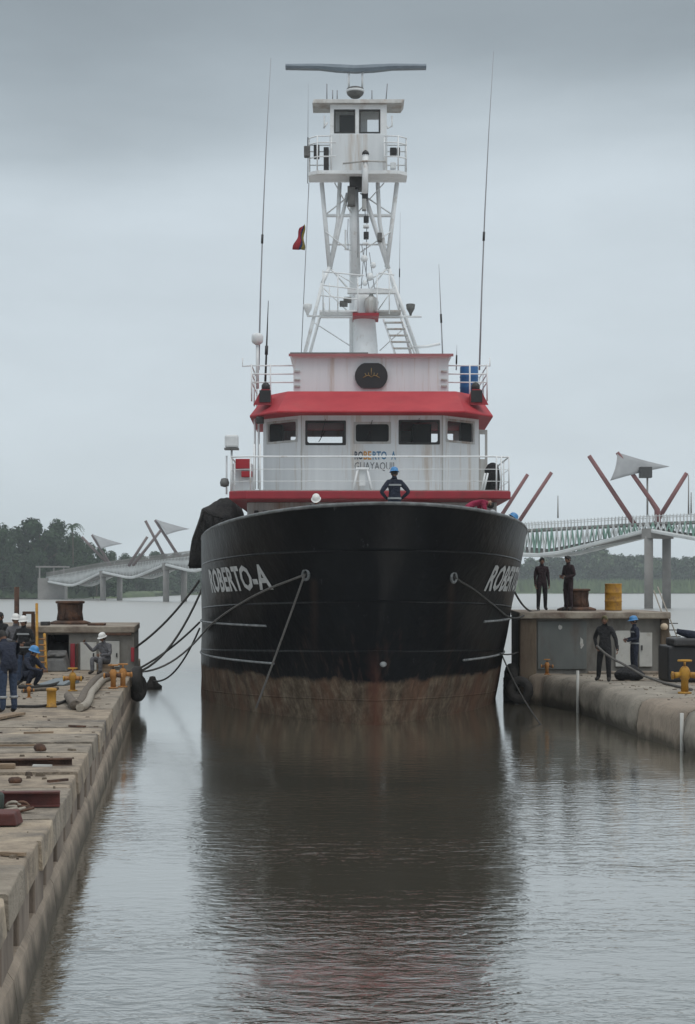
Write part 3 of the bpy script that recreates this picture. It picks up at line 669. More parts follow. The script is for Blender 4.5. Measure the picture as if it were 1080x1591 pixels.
# ================================================================== SHIP
S0 = Vector((0.684, 46.4, 0.0)); YAW = radians(3.0)
HEEL = 0.03
def sw(xl, s, z): return Vector((S0.x + HEEL * z + xl * cos(YAW) - s * sin(YAW), S0.y + s * cos(YAW) + xl * sin(YAW), z))
def lerp(a, b, t): t = max(0.0, min(1.0, t)); return a + (b - a) * t
def sheer(s): return max(4.55, 5.50 - 0.085 * max(s, 0) + 0.0016 * max(s, 0) ** 2) if s < 24 else 4.55
def stem(z): return -0.07 * z * z if z > 0 else 0.05 * z * z
def hb(s, z):
    B = lerp(4.4, 4.76, (z + 1.5) / 1.5) if z < 0 else lerp(4.76, 4.74, z / 5.0)
    Le = lerp(14.0, 8.4, z / 5.3)
    u = max(0.0, min(1.0, s / Le)); b = B * max(0.0, 1 - (1 - u) ** 2) ** lerp(0.92, 0.50, z / 4.4)
    if s > 28: b *= 1 - 0.10 * ((s - 28) / 7) ** 2
    return b
def hp(s, z, side, out_=0.0):
    fade = max(0.0, 1 - s / 12.0)
    return sw(side * (hb(s, z) + out_), s + stem(z) * fade, z)

ship = thing('fishing_ship', 'black hulled fishing ship with white wheelhouse and tall lookout mast', 'ship', S0)
svals = [0, 0.02, 0.07, 0.16, 0.3, 0.5, 0.75, 1.05, 1.4, 1.8, 2.3, 2.9, 3.6, 4.4, 5.3, 6.3, 7.4, 8.6, 10, 12, 14, 17, 20, 24, 28, 31, 33.5, 35]
NT = 22
def build_hull():
    mb = MB(); rows = NT + 1; nc = len(svals)
    for side in (-1, 1):
        k = len(mb.v)
        for s in svals:
            zt = sheer(s)
            for j in range(rows):
                z = -1.3 + (zt + 1.3) * j / NT
                q = hp(s, z, side)
                # slight plate dents between frames
                dn = 0.022 * noise.noise(Vector((s * 1.1, z * 0.9, side * 5.0))) * min(1, s)
                mb.v.append(q + Vector((side * dn, 0, 0)))
        for i in range(nc - 1):
            for j in range(NT):
                f = (k + i * rows + j, k + (i + 1) * rows + j, k + (i + 1) * rows + j + 1, k + i * rows + j + 1)
                mb.face(f if side > 0 else tuple(reversed(f)), True)
    # transom
    k0 = (nc - 1) * rows; k1 = nc * rows + (nc - 1) * rows
    for j in range(NT): mb.face((k0 + j, k1 + j, k1 + j + 1, k0 + j + 1))
    hull = mb.build('hull', M['hull'], ship, fix=False)
    bm = bmesh.new(); bm.from_mesh(hull.data); bmesh.ops.remove_doubles(bm, verts=bm.verts, dist=0.0005)
    bmesh.ops.recalc_face_normals(bm, faces=bm.faces); bm.to_mesh(hull.data); bm.free()
    return hull
hull = build_hull()
def along(side, zf, s0, s1, n, out_): return [hp(s0 + (s1 - s0) * i / n, zf(s0 + (s1 - s0) * i / n), side, out_) for i in range(n + 1)]
# inner bulwark skin, decks
mb = MB()
for side in (-1, 1):
    k = len(mb.v)
    for s in svals:
        for z in (sheer(s) - 0.02, sheer(s) - 1.05):
            mb.v.append(hp(s, z, side, -0.10 if s > 0.3 else -0.02) + Vector((0, 0.12 if s < 1 else 0, 0)))
    for i in range(len(svals) - 1):
        f = (k + 2 * i, k + 2 * i + 2, k + 2 * i + 3, k + 2 * i + 1); mb.face(f if side < 0 else tuple(reversed(f)), True)
mb.build('bulwark_lining', M['greywhite'], ship)
mb = MB(); k = 0
for s in svals:
    z = sheer(s) - 1.0
    mb.v.append(hp(s, z, -1, -0.05)); mb.v.append(hp(s, z, 1, -0.05))
for i in range(1, len(svals) - 1): mb.face((2 * i, 2 * i + 1, 2 * i + 3, 2 * i + 2))
mb.build('foredeck', M['greywhite'], ship)
mb = MB()
pts = [hp(s, sheer(s) + 0.02, -1, -0.03) for s in reversed(svals)] + [hp(s, sheer(s) + 0.02, 1, -0.03) for s in svals[1:]]
mb.tube(pts, 0.045, 6); mb.build('cap_rail', M['caprail'], ship)
# rub rails
for side, zz, a, b in ((-1, 2.46, 3.0, 30), (-1, 1.44, 3.2, 30), (1, 2.56, 3.6, 30), (1, 1.52, 3.2, 30)):
    mb = MB(); mb.tube(along(side, lambda s: zz, a, b, 60, 0.01), 0.032, 6); mb.build('rub_rail', M['rail_line'], hull)
# weld seam lines of the plates
# hawse pipes with rope fairleads
def near_s(px, z, side):
    best = None
    for i in range(4000):
        s = i * 0.003; q = hp(s, z, side); x = CX + F * q.x / q.y
        if best is None or abs(x - px) < best[0]: best = (abs(x - px), s)
    return best[1]
HAWSE = {}
for side, px, py in ((-1, 477, 893), (1, 703, 897)):
    z = PZ(py, 46.5); s = near_s(px, z, side); q = hp(s, z, side); 
    nrm = (hp(s, z, side) - hp(s + 0.05, z, side)).normalized(); tang = nrm; nrm = Vector((tang.y * -side, tang.x * side, 0)).normalized() * 1.0
    if nrm.y > 0: nrm = -nrm
    mb = MB(); ring = []
    for j in range(17):
        a = 2 * pi * j / 16; ring.append(q + nrm * 0.04 + tang * 0.11 * cos(a) + Vector((0, 0, 0.13 * sin(a))))
    mb.tube(ring, 0.038, 7, caps=False); mb.build('hawse_pipe', M['caprail'], hull)
    mb = MB(); mb.add([q + nrm * 0.03 + tang * 0.10 * cos(a) + Vector((0, 0, 0.12 * sin(a))) for a in [2 * pi * j / 16 for j in range(16)]], [tuple(range(16))]); mb.build('hawse_opening', M['black'], hull)
    HAWSE[side] = q + nrm * 0.08
# small draught marks / anchor scar near the stem
mb = MB(); q = hp(0.05, 1.55, 1); mb.ball(q + Vector((0.05, -0.04, 0)), (0.09, 0.04, 0.07)); mb.build('stem_eye', M['rail_line'], hull)
# ship's name on both bows
vs, fs = text_mesh('ROBERTO-A', 1.0, 1.0, 0.03)
xmax = max(v.x for v in vs); ymax = max(v.y for v in vs)
def name_on_hull(side, s_start, s_end, z0, h, rise):
    mb = MB()
    Ls = s_end - s_start
    def mp_(v):
        u = v.x / xmax; s = s_start + Ls * u; z = z0 + rise * u + v.y / ymax * h
        return hp(max(s, 0.05), z, side, 0.022)
    mb.add([mp_(v) for v in vs], fs); mb.build('name_lettering', M['letters'], hull)
zc = 3.55
sA, sR = near_s(421, 3.7, -1), near_s(329, 3.5, -1)
name_on_hull(-1, min(sR, 6.6), sA, 3.36, 0.64, 0.10)
sR2 = near_s(755, 3.6, 1)
name_on_hull(1, sR2, sR2 + (min(sR, 6.6) - sA), 3.42, 0.66, -0.02)

# ---- deckhouse and bridge deck
WX = 0.62   # wheelhouse centre line
mb = MB(); mb.box(PX(384, 54), PX(772, 54), 54.0, 66, 3.6, 6.0); dh = mb.build('deckhouse', M['greywhite'], ship, bevel=0.03)
for px0, px1, m_ in ((395, 402, 'steel_dark'), (408, 416, 'grey_machine'), (640, 668, 'interior')):
    mb = MB(); mb.box(PX(px0, 54), PX(px1, 54), 53.94, 54.02, 4.3, 5.75); mb.build('door' if px0 == 640 else 'vent_trunk', M[m_], dh, bevel=0.02)
x0, x1 = PX(355, 52), PX(795, 52)
mb = MB(); mb.extrude([(x0 + 0.5, 52.0, 6.0), (x1 - 0.5, 52.0, 6.0), (x1, 52.25, 6.0), (x1, 66, 6.0), (x0, 66, 6.0), (x0, 52.25, 6.0)], (0, 0, 0.23)); bd = mb.build('bridge_deck', M['darkred'], ship, bevel=0.03, fix=True)
mb = MB(); mb.extrude([(x0 + 0.52, 52.06, 6.235), (x1 - 0.52, 52.06, 6.235), (x1 - 0.06, 52.3, 6.235), (x1 - 0.06, 65.9, 6.235), (x0 + 0.06, 65.9, 6.235), (x0 + 0.06, 52.3, 6.235)], (0, 0, 0.02)); mb.build('deck_plating', M['greywhite'], bd, fix=True)
# bridge deck railing
zt = PZ(709, 52)
path = [(x0 + 0.05, 60), (x0 + 0.05, 52.3), (x0 + 0.5, 52.08), (x1 - 0.5, 52.08), (x1 - 0.05, 52.3), (x1 - 0.05, 60)]
for zz, r in ((zt, 0.024), (zt - 0.36, 0.009), (zt - 0.7, 0.009)):
    mb = MB(); mb.tube([(a, b, zz) for a, b in path], r, 6); mb.build('rail_bar', M['white_clean'], bd)
for (a, b) in [(x0 + 0.05, 52.3), (x0 + 0.62, 52.08), (x1 - 0.28, 52.18), (x1 - 0.42, 52.1), (x1 - 0.05, 52.3), (x1 - 0.05, 54), (x0 + 0.05, 54), (x0 + 0.05, 56), (x1 - 0.05, 56), (x1 - 0.05, 58), (x0 + 0.05, 58)]:
    mb = MB(); mb.tube([(a, b, 6.2), (a, b, zt)], 0.022, 6); mb.build('rail_post', M['white_clean'], bd)
# ---- wheelhouse: five-sided front with real openings
YF = 55.0
xa, xb = PX(467, YF), PX(689, YF)        # front facet corners
YS = 56.3; xl_, xr_ = PX(409, YS), PX(744, YS)
ZB, ZT = 6.24, 8.82
wh = MB()
def hole(px0, px1, py0, py1, a, b):
    a = Vector(a); b = Vector(b); d = (b - a); Lw = d.length; d /= Lw
    def u_of(px):
        # ray through px meets the wall line
        k = (px - CX) / F; return (k * a.y - a.x) / (d.x - k * d.y)
    u0, u1 = u_of(px0), u_of(px1); ym = (a + d * (u0 + u1) / 2).y
    return (u0, u1, PZ(py1, ym), PZ(py0, ym))
front = ((xa, YF), (xb, YF)); lf = ((xl_, YS), (xa, YF)); rf = ((xb, YF), (xr_, YS))
hf = [hole(475, 537, 654, 691, *front), hole(550, 607, 656, 689, *front), hole(620, 683, 653, 690, *front)]
hl = [hole(415, 462, 654, 688, *lf)]; hr = [hole(693, 737, 653, 688, *rf)]
wall_holes(wh, *front, ZB, ZT, hf, 0.08, (0, 1))
dl = (Vector(lf[1]) - Vector(lf[0])).normalized(); wall_holes(wh, *lf, ZB, ZT, hl, 0.08, (-dl.y, dl.x))
dr = (Vector(rf[1]) - Vector(rf[0])).normalized(); wall_holes(wh, *rf, ZB, ZT, hr, 0.08, (-dr.y, dr.x))
YBK = 60.5
wall_holes(wh, (xl_, YBK), (xl_, YS), ZB, ZT, [(1.2, 3.6, 7.65, 8.5)], 0.08, (1, 0))
wall_holes(wh, (xr_, YS), (xr_, YBK), ZB, ZT, [(0.5, 1.3, 6.35, 8.3), (2.0, 3.8, 7.65, 8.5)], 0.08, (-1, 0))
wall_holes(wh, (xr_, YBK), (xl_, YBK), ZB, ZT, [(0.55, 1.55, 7.7, 8.55), (4.2, 5.9, 7.65, 8.45)], 0.08, (0, -1))
wheel = wh.build('wheelhouse', M['white'], ship)
mb = MB(); mb.extrude([(xa, YF, 0), (xb, YF, 0), (xr_, YS, 0), (xr_, YBK, 0), (xl_, YBK, 0), (xl_, YS, 0)], (0, 0, 0.06)); 
for v in mb.v: v.z += ZT
mb.build('ceiling', M['interior'], wheel, fix=True)
# consoles and things inside, seen dark against the rear windows
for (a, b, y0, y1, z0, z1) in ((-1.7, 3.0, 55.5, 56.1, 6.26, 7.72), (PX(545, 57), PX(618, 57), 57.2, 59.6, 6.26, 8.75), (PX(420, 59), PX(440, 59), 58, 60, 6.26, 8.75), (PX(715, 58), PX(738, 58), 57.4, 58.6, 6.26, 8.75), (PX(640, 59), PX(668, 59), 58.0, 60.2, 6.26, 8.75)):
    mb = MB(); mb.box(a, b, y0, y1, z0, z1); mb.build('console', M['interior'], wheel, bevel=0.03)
def window(a, b, h, inn, frame_mat, rnd_=0.07):
    a = Vector(a); b = Vector(b); d = (b - a).normalized(); inn = Vector(inn)
    def pt(u, z, t): q = a + d * u + inn * t; return Vector((q.x, q.y, z))
    u0, u1, z0, z1 = h
    mb = MB(); t = 0.055
    # rubber frame ring with rounded corners, set 12 mm proud
    def ringpts(e, r, tt):
        out_ = []
        for (cu, cz, a0) in ((u1 - e - r, z1 - e - r, 0), (u0 + e + r, z1 - e - r, 90), (u0 + e + r, z0 + e + r, 180), (u1 - e - r, z0 + e + r, 270)):
            for k in range(5):
                an = radians(a0 + 22.5 * k); out_.append(pt(cu + r * cos(an), cz + r * sin(an), tt))
        return out_
    A = ringpts(-0.012, 0.03, -0.014); B = ringpts(t, rnd_, -0.014); C = ringpts(t, rnd_, 0.06); Dd = ringpts(-0.012, 0.03, 0.0)
    n = len(A); k = len(mb.v); mb.v += A + B + C + Dd
    for i in range(n):
        j = (i + 1) % n
        mb.face((k + i, k + j, k + n + j, k + n + i)); mb.face((k + n + i, k + n + j, k + 2 * n + j, k + 2 * n + i)); mb.face((k + 3 * n + i, k + 3 * n + j, k + j, k + i))
    w = mb.build('window', frame_mat, wheel, fix=True)
    g = MB(); g.add([pt(u0 + 0.01, z0 + 0.01, 0.045), pt(u1 - 0.01, z0 + 0.01, 0.045), pt(u1 - 0.01, z1 - 0.01, 0.045), pt(u0 + 0.01, z1 - 0.01, 0.045)], [(0, 1, 2, 3)]); g.build('pane', M['glass'], w)
for i, h in enumerate(hf): window(*front, h, (0, 1), M['steel_dark'] if i != 1 else M['greywhite'])
window(*lf, hl[0], (-dl.y, dl.x), M['greywhite']); window(*rf, hr[0], (-dr.y, dr.x), M['greywhite'])
for h in hf:
    u0, u1, z0, z1 = h; xm = xa + (u0 + u1) / 2; mb = MB(); mb.tube([(xm, YF - 0.03, z1 + 0.06), (xm - 0.16, YF - 0.035, z0 + 0.14)], 0.009, 5); mb.tube([(xm - 0.02, YF - 0.035, z0 + 0.06 + 0.34), (xm - 0.21, YF - 0.035, z0 + 0.08)], 0.011, 5); mb.build('wiper', M['black'], wheel)
mb = MB(); mb.tube([(xa + 0.1, YF - 0.03, 8.7), (xb - 0.1, YF - 0.03, 8.7)], 0.018, 6); mb.build('conduit', M['greywhite'], wheel)
for x in (xa + 0.03, xb - 0.03):
    mb = MB(); mb.box(x - 0.02, x + 0.02, YF - 0.012, YF - 0.002, ZB, ZT - 0.1); mb.build('corner_strip', M['greywhite'], wheel)
# open side door on the right: frame swung outward with its own light
mb = MB(); xd0, xd1 = PX(743, 56.6), PX(758, 56.6)
wall_holes(mb, (xd0, 56.6), (xd1, 56.75), 6.3, 8.36, [(0.06, (xd1 - xd0) - 0.05, 7.45, 8.22)], 0.06, (0, 1)); dr_o = mb.build('door', M['greywhite'], wheel)
mb = MB(); mb.add([(xd0 + 0.05, 56.64, 7.43), (xd1 - 0.04, 56.78, 7.43), (xd1 - 0.04, 56.78, 8.24), (xd0 + 0.05, 56.64, 8.24)], [(0, 1, 2, 3)]); mb.build('pane', M['glass'], dr_o)
# left-side posts and pipes
for px in (396, 402):
    mb = MB(); mb.tube([P(px, 760, 56), P(px, 645, 56)], 0.035, 6); mb.build('stanchion', M['white_clean'], wheel)
# lettering on the wheelhouse front: the name over the rail, the port below it
def flat_text(body, px0, px1, py0, py1, Y, mat, parent, bold=0.02):
    v_, f_ = text_mesh(body, 1.0, 1.0, bold); xm = max(v.x for v in v_); xn = min(v.x for v in v_); ym = max(v.y for v in v_); yn = min(v.y for v in v_)
    X0, X1, Z0, Z1 = PX(px0, Y), PX(px1, Y), PZ(py1, Y), PZ(py0, Y); mb = MB()
    mb.add([(X0 + (v.x - xn) / (xm - xn) * (X1 - X0), Y, Z0 + (v.y - yn) / (ym - yn) * (Z1 - Z0)) for v in v_], f_)
    return mb.build('lettering', mat, parent)
YT = YF - 0.012
flat_text('RO', 551, 564, 701, 714, YT, M['txt_dark'], wheel); flat_text('BE', 565, 577, 701, 714, YT, M['txt_orange'], wheel); flat_text('RTO', 579, 601, 701, 714, YT, M['txt_blue'], wheel)
flat_text('A', 608, 615, 701, 714, YT, M['txt_blue'], wheel); flat_text('GUAYAQUIL', 551, 616, 718, 732, YT, M['txt_grey'], wheel, 0.0)
# small white deck stand below the lettering
mb = MB()
for sx in (-0.30, 0.30):
    for sy in (-0.15, 0.15): mb.tube([(PX(563, 54.4) + sx, 54.4 + sy * 1.6, 6.26), (PX(563, 54.4) + sx * 0.45, 54.4 + sy, 7.0)], 0.035, 6)
mb.box(PX(563, 54.4) - 0.2, PX(563, 54.4) + 0.2, 54.2, 54.6, 6.98, 7.04); mb.box(PX(563, 54.4) - 0.09, PX(563, 54.4) + 0.09, 54.3, 54.5, 6.5, 6.98)
solo(mb, 'deck_stand', M['white_clean'], (PX(563, 54.4), 54.4, 6.26), 'small white trestle stand on the bridge deck below the lettering', 'stand')
# ---- red visor roof: lower edge overhangs, upper edge set back
def visor():
    Yl, Yu = 54.1, 55.7
    zl, zu = PZ(641, Yl), PZ(608, Yu)
    low = [(PX(391, 57.5), 60.9), (PX(388, 55.6), 55.6), (PX(431, Yl), Yl), (PX(722, Yl), Yl), (PX(766, 55.6), 55.6), (PX(764, 57.5), 60.9)]
    upp = [(PX(412, 58), 60.4), (PX(412, 57.0), 57.0), (PX(447, Yu), Yu), (PX(709, Yu), Yu), (PX(744, 57.0), 57.0), (PX(744, 58), 60.4)]
    mb = MB(); n = 6
    for (x, y) in low: mb.v.append(Vector((x, y, zl)))
    for (x, y) in low: mb.v.append(Vector((x, y, zl + 0.05)))
    for (x, y) in upp: mb.v.append(Vector((x, y, zu)))
    for i in range(n):
        j = (i + 1) % n
        mb.face((i, j, n + j, n + i)); mb.face((n + i, n + j, 2 * n + j, 2 * n + i))
    mb.face(tuple(reversed(range(n)))); mb.face(tuple(range(2 * n, 3 * n)))
    return mb.build('visor_roof', M['red'], ship, bevel=0.015)
vis = visor()
# side light screens (dark red boxes with black tops) on the visor corners
for px, sg in ((413, -1), (739, 1)):
    c = P(px, 612, 55.5); mb = MB()
    mb.hexa([c + Vector(p) for p in ((-0.36 if sg < 0 else -0.18, -0.45, -0.38), (0.18 if sg < 0 else 0.36, -0.45, -0.38), (0.18, 0.5, -0.1), (-0.18, 0.5, -0.1), (-0.12, -0.42, 0.1), (0.12, -0.42, 0.1), (0.12, 0.5, 0.12), (-0.12, 0.5, 0.12))])
    sc = mb.build('side_light_screen', M['darkred'], ship, fix=True)
    mb = MB(); mb.lathe(c + Vector((0, 0, 0.1)), [(0.1, 0), (0.13, 0.03), (0.13, 0.16), (0.07, 0.24), (0.02, 0.26)], 12); mb.build('side_light', M['black'], sc)
    mb = MB(); mb.box(c.x - 0.17, c.x + 0.17, c.y - 0.49, c.y - 0.46, c.z - 0.3, c.z + 0.06); mb.build('side_light_board', M['black'], sc)
# ---- flying bridge
YU = 57.0; zb_, ztp = PZ(611, YU), PZ(556, YU)
xl2, xr2 = PX(456, YU), PX(697, YU)
mb = MB()
wall_holes(mb, (xl2, YU), (xr2, YU), zb_, ztp, [], 0.07, (0, 1)); wall_holes(mb, (xl2, 60.5), (xl2, YU + 0.072), zb_, ztp, [], 0.07, (1, 0)); wall_holes(mb, (xr2, YU + 0.072), (xr2, 60.5), zb_, ztp, [], 0.07, (-1, 0))
fb = mb.build('flybridge_front', M['white'], ship)
mb = MB(); mb.hexa([(xl2 - 0.02, YU - 0.03, ztp), (xr2 + 0.02, YU - 0.03, ztp), (xr2 + 0.02, 60.5, ztp), (xl2 - 0.02, 60.5, ztp), (xl2 - 0.12, YU - 0.2, ztp + 0.10), (xr2 + 0.12, YU - 0.2, ztp + 0.10), (xr2 + 0.12, 60.5, ztp + 0.1), (xl2 - 0.12, 60.5, ztp + 0.1)])
mb.build('coaming', M['white_clean'], fb)
mb = MB(); mb.box(xl2 - 0.14, xr2 + 0.14, YU - 0.23, YU - 0.203, ztp + 0.02, ztp + 0.105); mb.build('coaming_strip', pm('faded_red_strip', (0.36, 0.14, 0.15), (0.28, 0.12, 0.12), 2, 0.6), fb)
mb = MB(); mb.box(xl2 - 0.1, PX(572, YU), YU - 0.1, YU + 0.6, ztp + 0.106, ztp + 0.16); mb.build('wind_deflector', M['grey_machine'], fb)
for py in (577, 590, 600):   # small hinges at both ends of the front
    for px in (462, 690):
        mb = MB(); c = P(px, py, YU - 0.02); mb.box(c.x - 0.09, c.x + 0.09, c.y - 0.04, c.y + 0.01, c.z - 0.025, c.z + 0.025); mb.build('hinge', M['greywhite'], fb)
# round black emblem board
mb = MB(); c = P(577, 584, YU - 0.12); n = 28
ring = []
for j in range(n):
    a = 2 * pi * j / n; ring.append(c + Vector((0.51 * cos(a), 0, max(-0.385, min(0.40, 0.46 * sin(a))))))
mb.extrude(list(ring), (0, 0.07, 0)); em = mb.build('emblem_board', M['black'], fb, fix=True)
mb = MB(); y_ = c.y - 0.012
def stroke(p, w):
    mb.tube([(c.x + x, y_, c.z + z) for x, z in p], w, 5)
stroke([(0, 0.24), (0.0, 0.02)], 0.012); stroke([(0, -0.04), (-0.08, 0.02), (-0.16, 0.0), (-0.26, -0.06)], 0.014); stroke([(0, -0.04), (0.08, 0.02), (0.16, 0.0), (0.26, -0.06)], 0.014)
stroke([(-0.20, 0.08), (-0.15, 0.0)], 0.011); stroke([(0.20, 0.08), (0.15, 0.0)], 0.011); stroke([(-0.09, 0.10), (-0.08, 0.02)], 0.010); stroke([(0.09, 0.10), (0.08, 0.02)], 0.010)
mb.build('emblem', M['gold'], em)
# flying bridge side rails
for side, pa, pb in ((-1, 391, 456), (1, 697, 757)):
    xa_, xb_ = PX(pa, YU), PX(pb, YU); xo = xa_ if side < 0 else xb_; xi = xb_ if side < 0 else xa_
    for zz in (PZ(568, YU), PZ(581, YU), PZ(594, YU)):
        mb = MB(); mb.tube([(xi, YU, zz), (xo, YU, zz), (xo, 60.3, zz)], 0.022, 6); mb.build('fly_rail_bar', M['white_clean'], fb)
    for (x, y) in ((xo, YU), ((xo * 0.55 + xi * 0.45), YU), (xo, 58.6), (xo, 60.3)):
        mb = MB(); mb.tube([(x, y, zb_ - 0.25), (x, y, PZ(566, YU))], 0.025, 6); mb.build('fly_rail_post', M['white_clean'], fb)
    mb = MB(); ex = PX(377 if side < 0 else 761, YU); mb.tube([(xo, YU, PZ(568, YU)), (ex, YU, PZ(569, YU)), (ex, YU, PZ(556, YU))], 0.024, 6); mb.build('rail_horn', M['white_clean'], fb)
# ---- whip antennas, domes, lamps
def whip(px0, py0, px1, py1, Y, r, parent=ship, mat='white_lamp', bend=0.0):
    a, b = P(px0, py0, Y), P(px1, py1, Y); mb = MB(); m = a.lerp(b, 0.5) + Vector((bend, 0, 0))
    mb.tube([a, a.lerp(b, 0.25) + Vector((bend * 0.75, 0, 0)), m, a.lerp(b, 0.75) + Vector((bend * 0.75, 0, 0)), b], [r, r * 0.85, r * 0.7, r * 0.45, r * 0.25], 6)
    w = mb.build('whip_antenna', M[mat], parent)
    mb = MB(); q = a.lerp(b, 0.42) + Vector((bend * 0.97, 0, 0)); d = (b - a).normalized(); mb.tube([q - d * 0.14, q + d * 0.14], r * 1.35, 6); mb.build('ferrule', M['steel_dark'], w)
M['whip'] = pm('grey_whip', (0.33, 0.34, 0.36), None, 3, 0.6)
whip(402, 575, 421, 90, 57.3, 0.029, mat='whip', bend=-0.05); whip(745, 575, 767, 80, 57.3, 0.029, mat='whip', bend=-0.05)
whip(412, 600, 417, 467, 57.5, 0.04, mat='steel_dark'); whip(688, 556, 682, 410, 58.5, 0.025, mat='whip'); whip(709, 575, 710, 536, 58, 0.02, mat='whip')
whip(620, 492, 622, 330, 60, 0.014, mat='whip'); whip(478, 285, 479, 130, 60, 0.014, mat='whip')
mb = MB(); a = P(400, 604, 57.2); b = P(400, 534, 57.2); mb.tube([a, b], 0.05, 8); d0 = mb.build('dome_pole', M['white_lamp'], ship)
mb = MB(); mb.lathe(b, [(0.06, -0.04), (0.15, 0.02), (0.18, 0.06), (0.185, 0.22), (0.16, 0.29), (0.08, 0.33), (0.02, 0.34)], 16); mb.build('satellite_dome', M['white_lamp'], d0)
mb = MB(); a = P(360, 712, 54); b = P(360, 698, 54); mb.tube([P(360, 765, 54), b], 0.03, 8); fl = mb.build('lamp_pole', M['white_lamp'], ship)
mb = MB(); mb.box(b.x - 0.2, b.x + 0.2, b.y - 0.15, b.y + 0.15, b.z + 0.04, b.z + 0.42); mb.build('floodlight', M['white_lamp'], fl, bevel=0.06)
mb = MB(); mb.box(b.x - 0.21, b.x + 0.21, b.y - 0.16, b.y + 0.16, b.z - 0.02, b.z + 0.035); mb.build('lamp_bracket', M['grey_machine'], fl)
# fire-gear locker with red boxes on the left wing
mb = MB(); mb.box(PX(361, 54.5), PX(392, 54.5), 54.5, 55.1, 6.26, PZ(720, 54.5)); lk_ = mb.build('deck_locker', M['white'], ship, bevel=0.02)
for (a, b, c, d) in ((366, 390, 713, 728), (375, 392, 732, 741)):
    mb = MB(); mb.box(PX(a, 54.3), PX(b, 54.3), 54.25, 54.47, PZ(d, 54.3), PZ(c, 54.3)); mb.build('fire_box', M['red'], lk_, bevel=0.015)
for px in (352, 395, 404):
    mb = MB(); mb.tube([P(px, 768, 54.2), P(px, 708 if px < 360 else 690, 54.2)], 0.03, 6); mb.build('side_pole', M['white_clean'], lk_)
mb = MB(); mb.lathe(P(349, 750, 54.2), [(0.02, -0.13), (0.12, -0.1), (0.14, 0), (0.1, 0.12), (0.02, 0.14)], 12); mb.build('side_lamp', M['grey_machine'], lk_)
mb = MB(); a = P(404, 653, 55.2); mb.box(a.x - 0.12, a.x + 0.12, a.y - 0.12, a.y + 0.12, a.z - 0.1, a.z + 0.1); mb.build('lantern', M['steel_dark'], wheel, bevel=0.03)
# bundle on the right-hand wing
mb = MB(); c = P(765, 742, 55); mb.lathe((c.x, c.y, 6.26), [(0.16, 0), (0.22, 0.08), (0.23, 0.45), (0.2, 0.75), (0.12, 0.92), (0.04, 0.97)], 12)
for v in mb.v: v.x += 0.05 * noise.noise(v * 3); v.y += 0.05 * noise.noise(v * 3.3)
solo(mb, 'black_bag', M['blackcloth'], (c.x, c.y, 6.26), 'tall black bag standing on the right wing of the red bridge deck', 'bag')
for px in (752, 748): 
    mb = MB(); mb.tube([P(px, 762, 54.5), P(px + 6, 735, 54.5)], 0.03, 6); mb.build('wing_brace', M['white_clean'], bd)
# blue barrel on the flying bridge
bc = P(729, 606, 58.3); mb = MB(); R = 0.29
mb.lathe((bc.x, bc.y, zb_), [(R * 0.93, 0), (R, 0.03), (R, 0.28), (R * 1.04, 0.31), (R, 0.34), (R, 0.62), (R * 1.04, 0.65), (R, 0.68), (R, 0.96), (R * 0.93, 1.0), (R * 0.9, 0.98)], 20)
solo(mb, 'blue_barrel', M['blue_plastic'], (bc.x, bc.y, zb_), 'blue plastic barrel standing at the right rail of the upper deck', 'barrel')

# ---- mast and lookout tower
YM = 60.0
def Q(px, py, dy=0.0): return P(px, py, YM + dy)
base = Q(567, 556)
zdk = PZ(560, 60.0)
mast = MB(); mast.tube([Q(569, 612), Q(568, 540), Q(566, 495), Q(566, 455)], [0.42, 0.4, 0.36, 0.3], 14); mast = mast.build('mast', M['white_clean'], ship)
mb = MB(); mb.tube([Q(549, 612, 0.6), Q(549, 285, 0.6)], 0.13, 10); mb.build('mast_post', M['white_clean'], mast)
mb = MB(); mb.tube([Q(553, 430), Q(550, 286)], [0.16, 0.14], 10); mb.build('mast_upper', M['white_clean'], mast)
def leg(pts, r, parent=mast, name='mast_leg', mat='white_clean'):
    mb = MB(); mb.tube([Q(*p) for p in pts], r, 7); return mb.build(name, M[mat], parent)
leg([(500, 284), (512, 415)], 0.075); leg([(617, 284), (601, 415)], 0.075)
leg([(528, 284), (525, 345), (513, 418)], 0.07); leg([(587, 284), (590, 345), (603, 418)], 0.07)
leg([(540, 300), (513, 418)], 0.06); leg([(566, 300), (604, 418)], 0.075); leg([(512, 415), (560, 470)], 0.03); leg([(602, 415), (560, 470)], 0.03); leg([(507, 380), (606, 380)], 0.03, name='cross_bar'); leg([(504, 335), (548, 300)], 0.025, name='cross_bar'); leg([(612, 335), (560, 300)], 0.025, name='cross_bar')
leg([(501, 440, -0.5), (472, 556, -0.5)], 0.06); leg([(498, 488, 0.5), (480, 556, 0.5)], 0.05); leg([(512, 415), (501, 440, -0.5)], 0.065)
leg([(603, 414), (652, 556)], 0.065); leg([(604, 418, 1.2), (640, 556, 1.2)], 0.05)
leg([(505, 335), (611, 335)], 0.055, name='cross_bar'); leg([(537, 357), (537, 388), (548, 388)], 0.035, name='ladder_hoop')
for (a, b) in (((506, 360), (541, 388)), ((607, 360), (560, 392)), ((512, 418), (548, 440)), ((603, 418), (556, 445)), ((500, 445), (545, 488)), ((613, 445), (583, 488)), ((486, 500), (548, 540)), ((633, 505), (590, 545)), ((520, 284), (545, 330)), ((597, 284), (556, 330))):
    leg([(a[0], a[1], -0.1), (b[0], b[1], -0.1)], 0.02, name='lattice_brace')
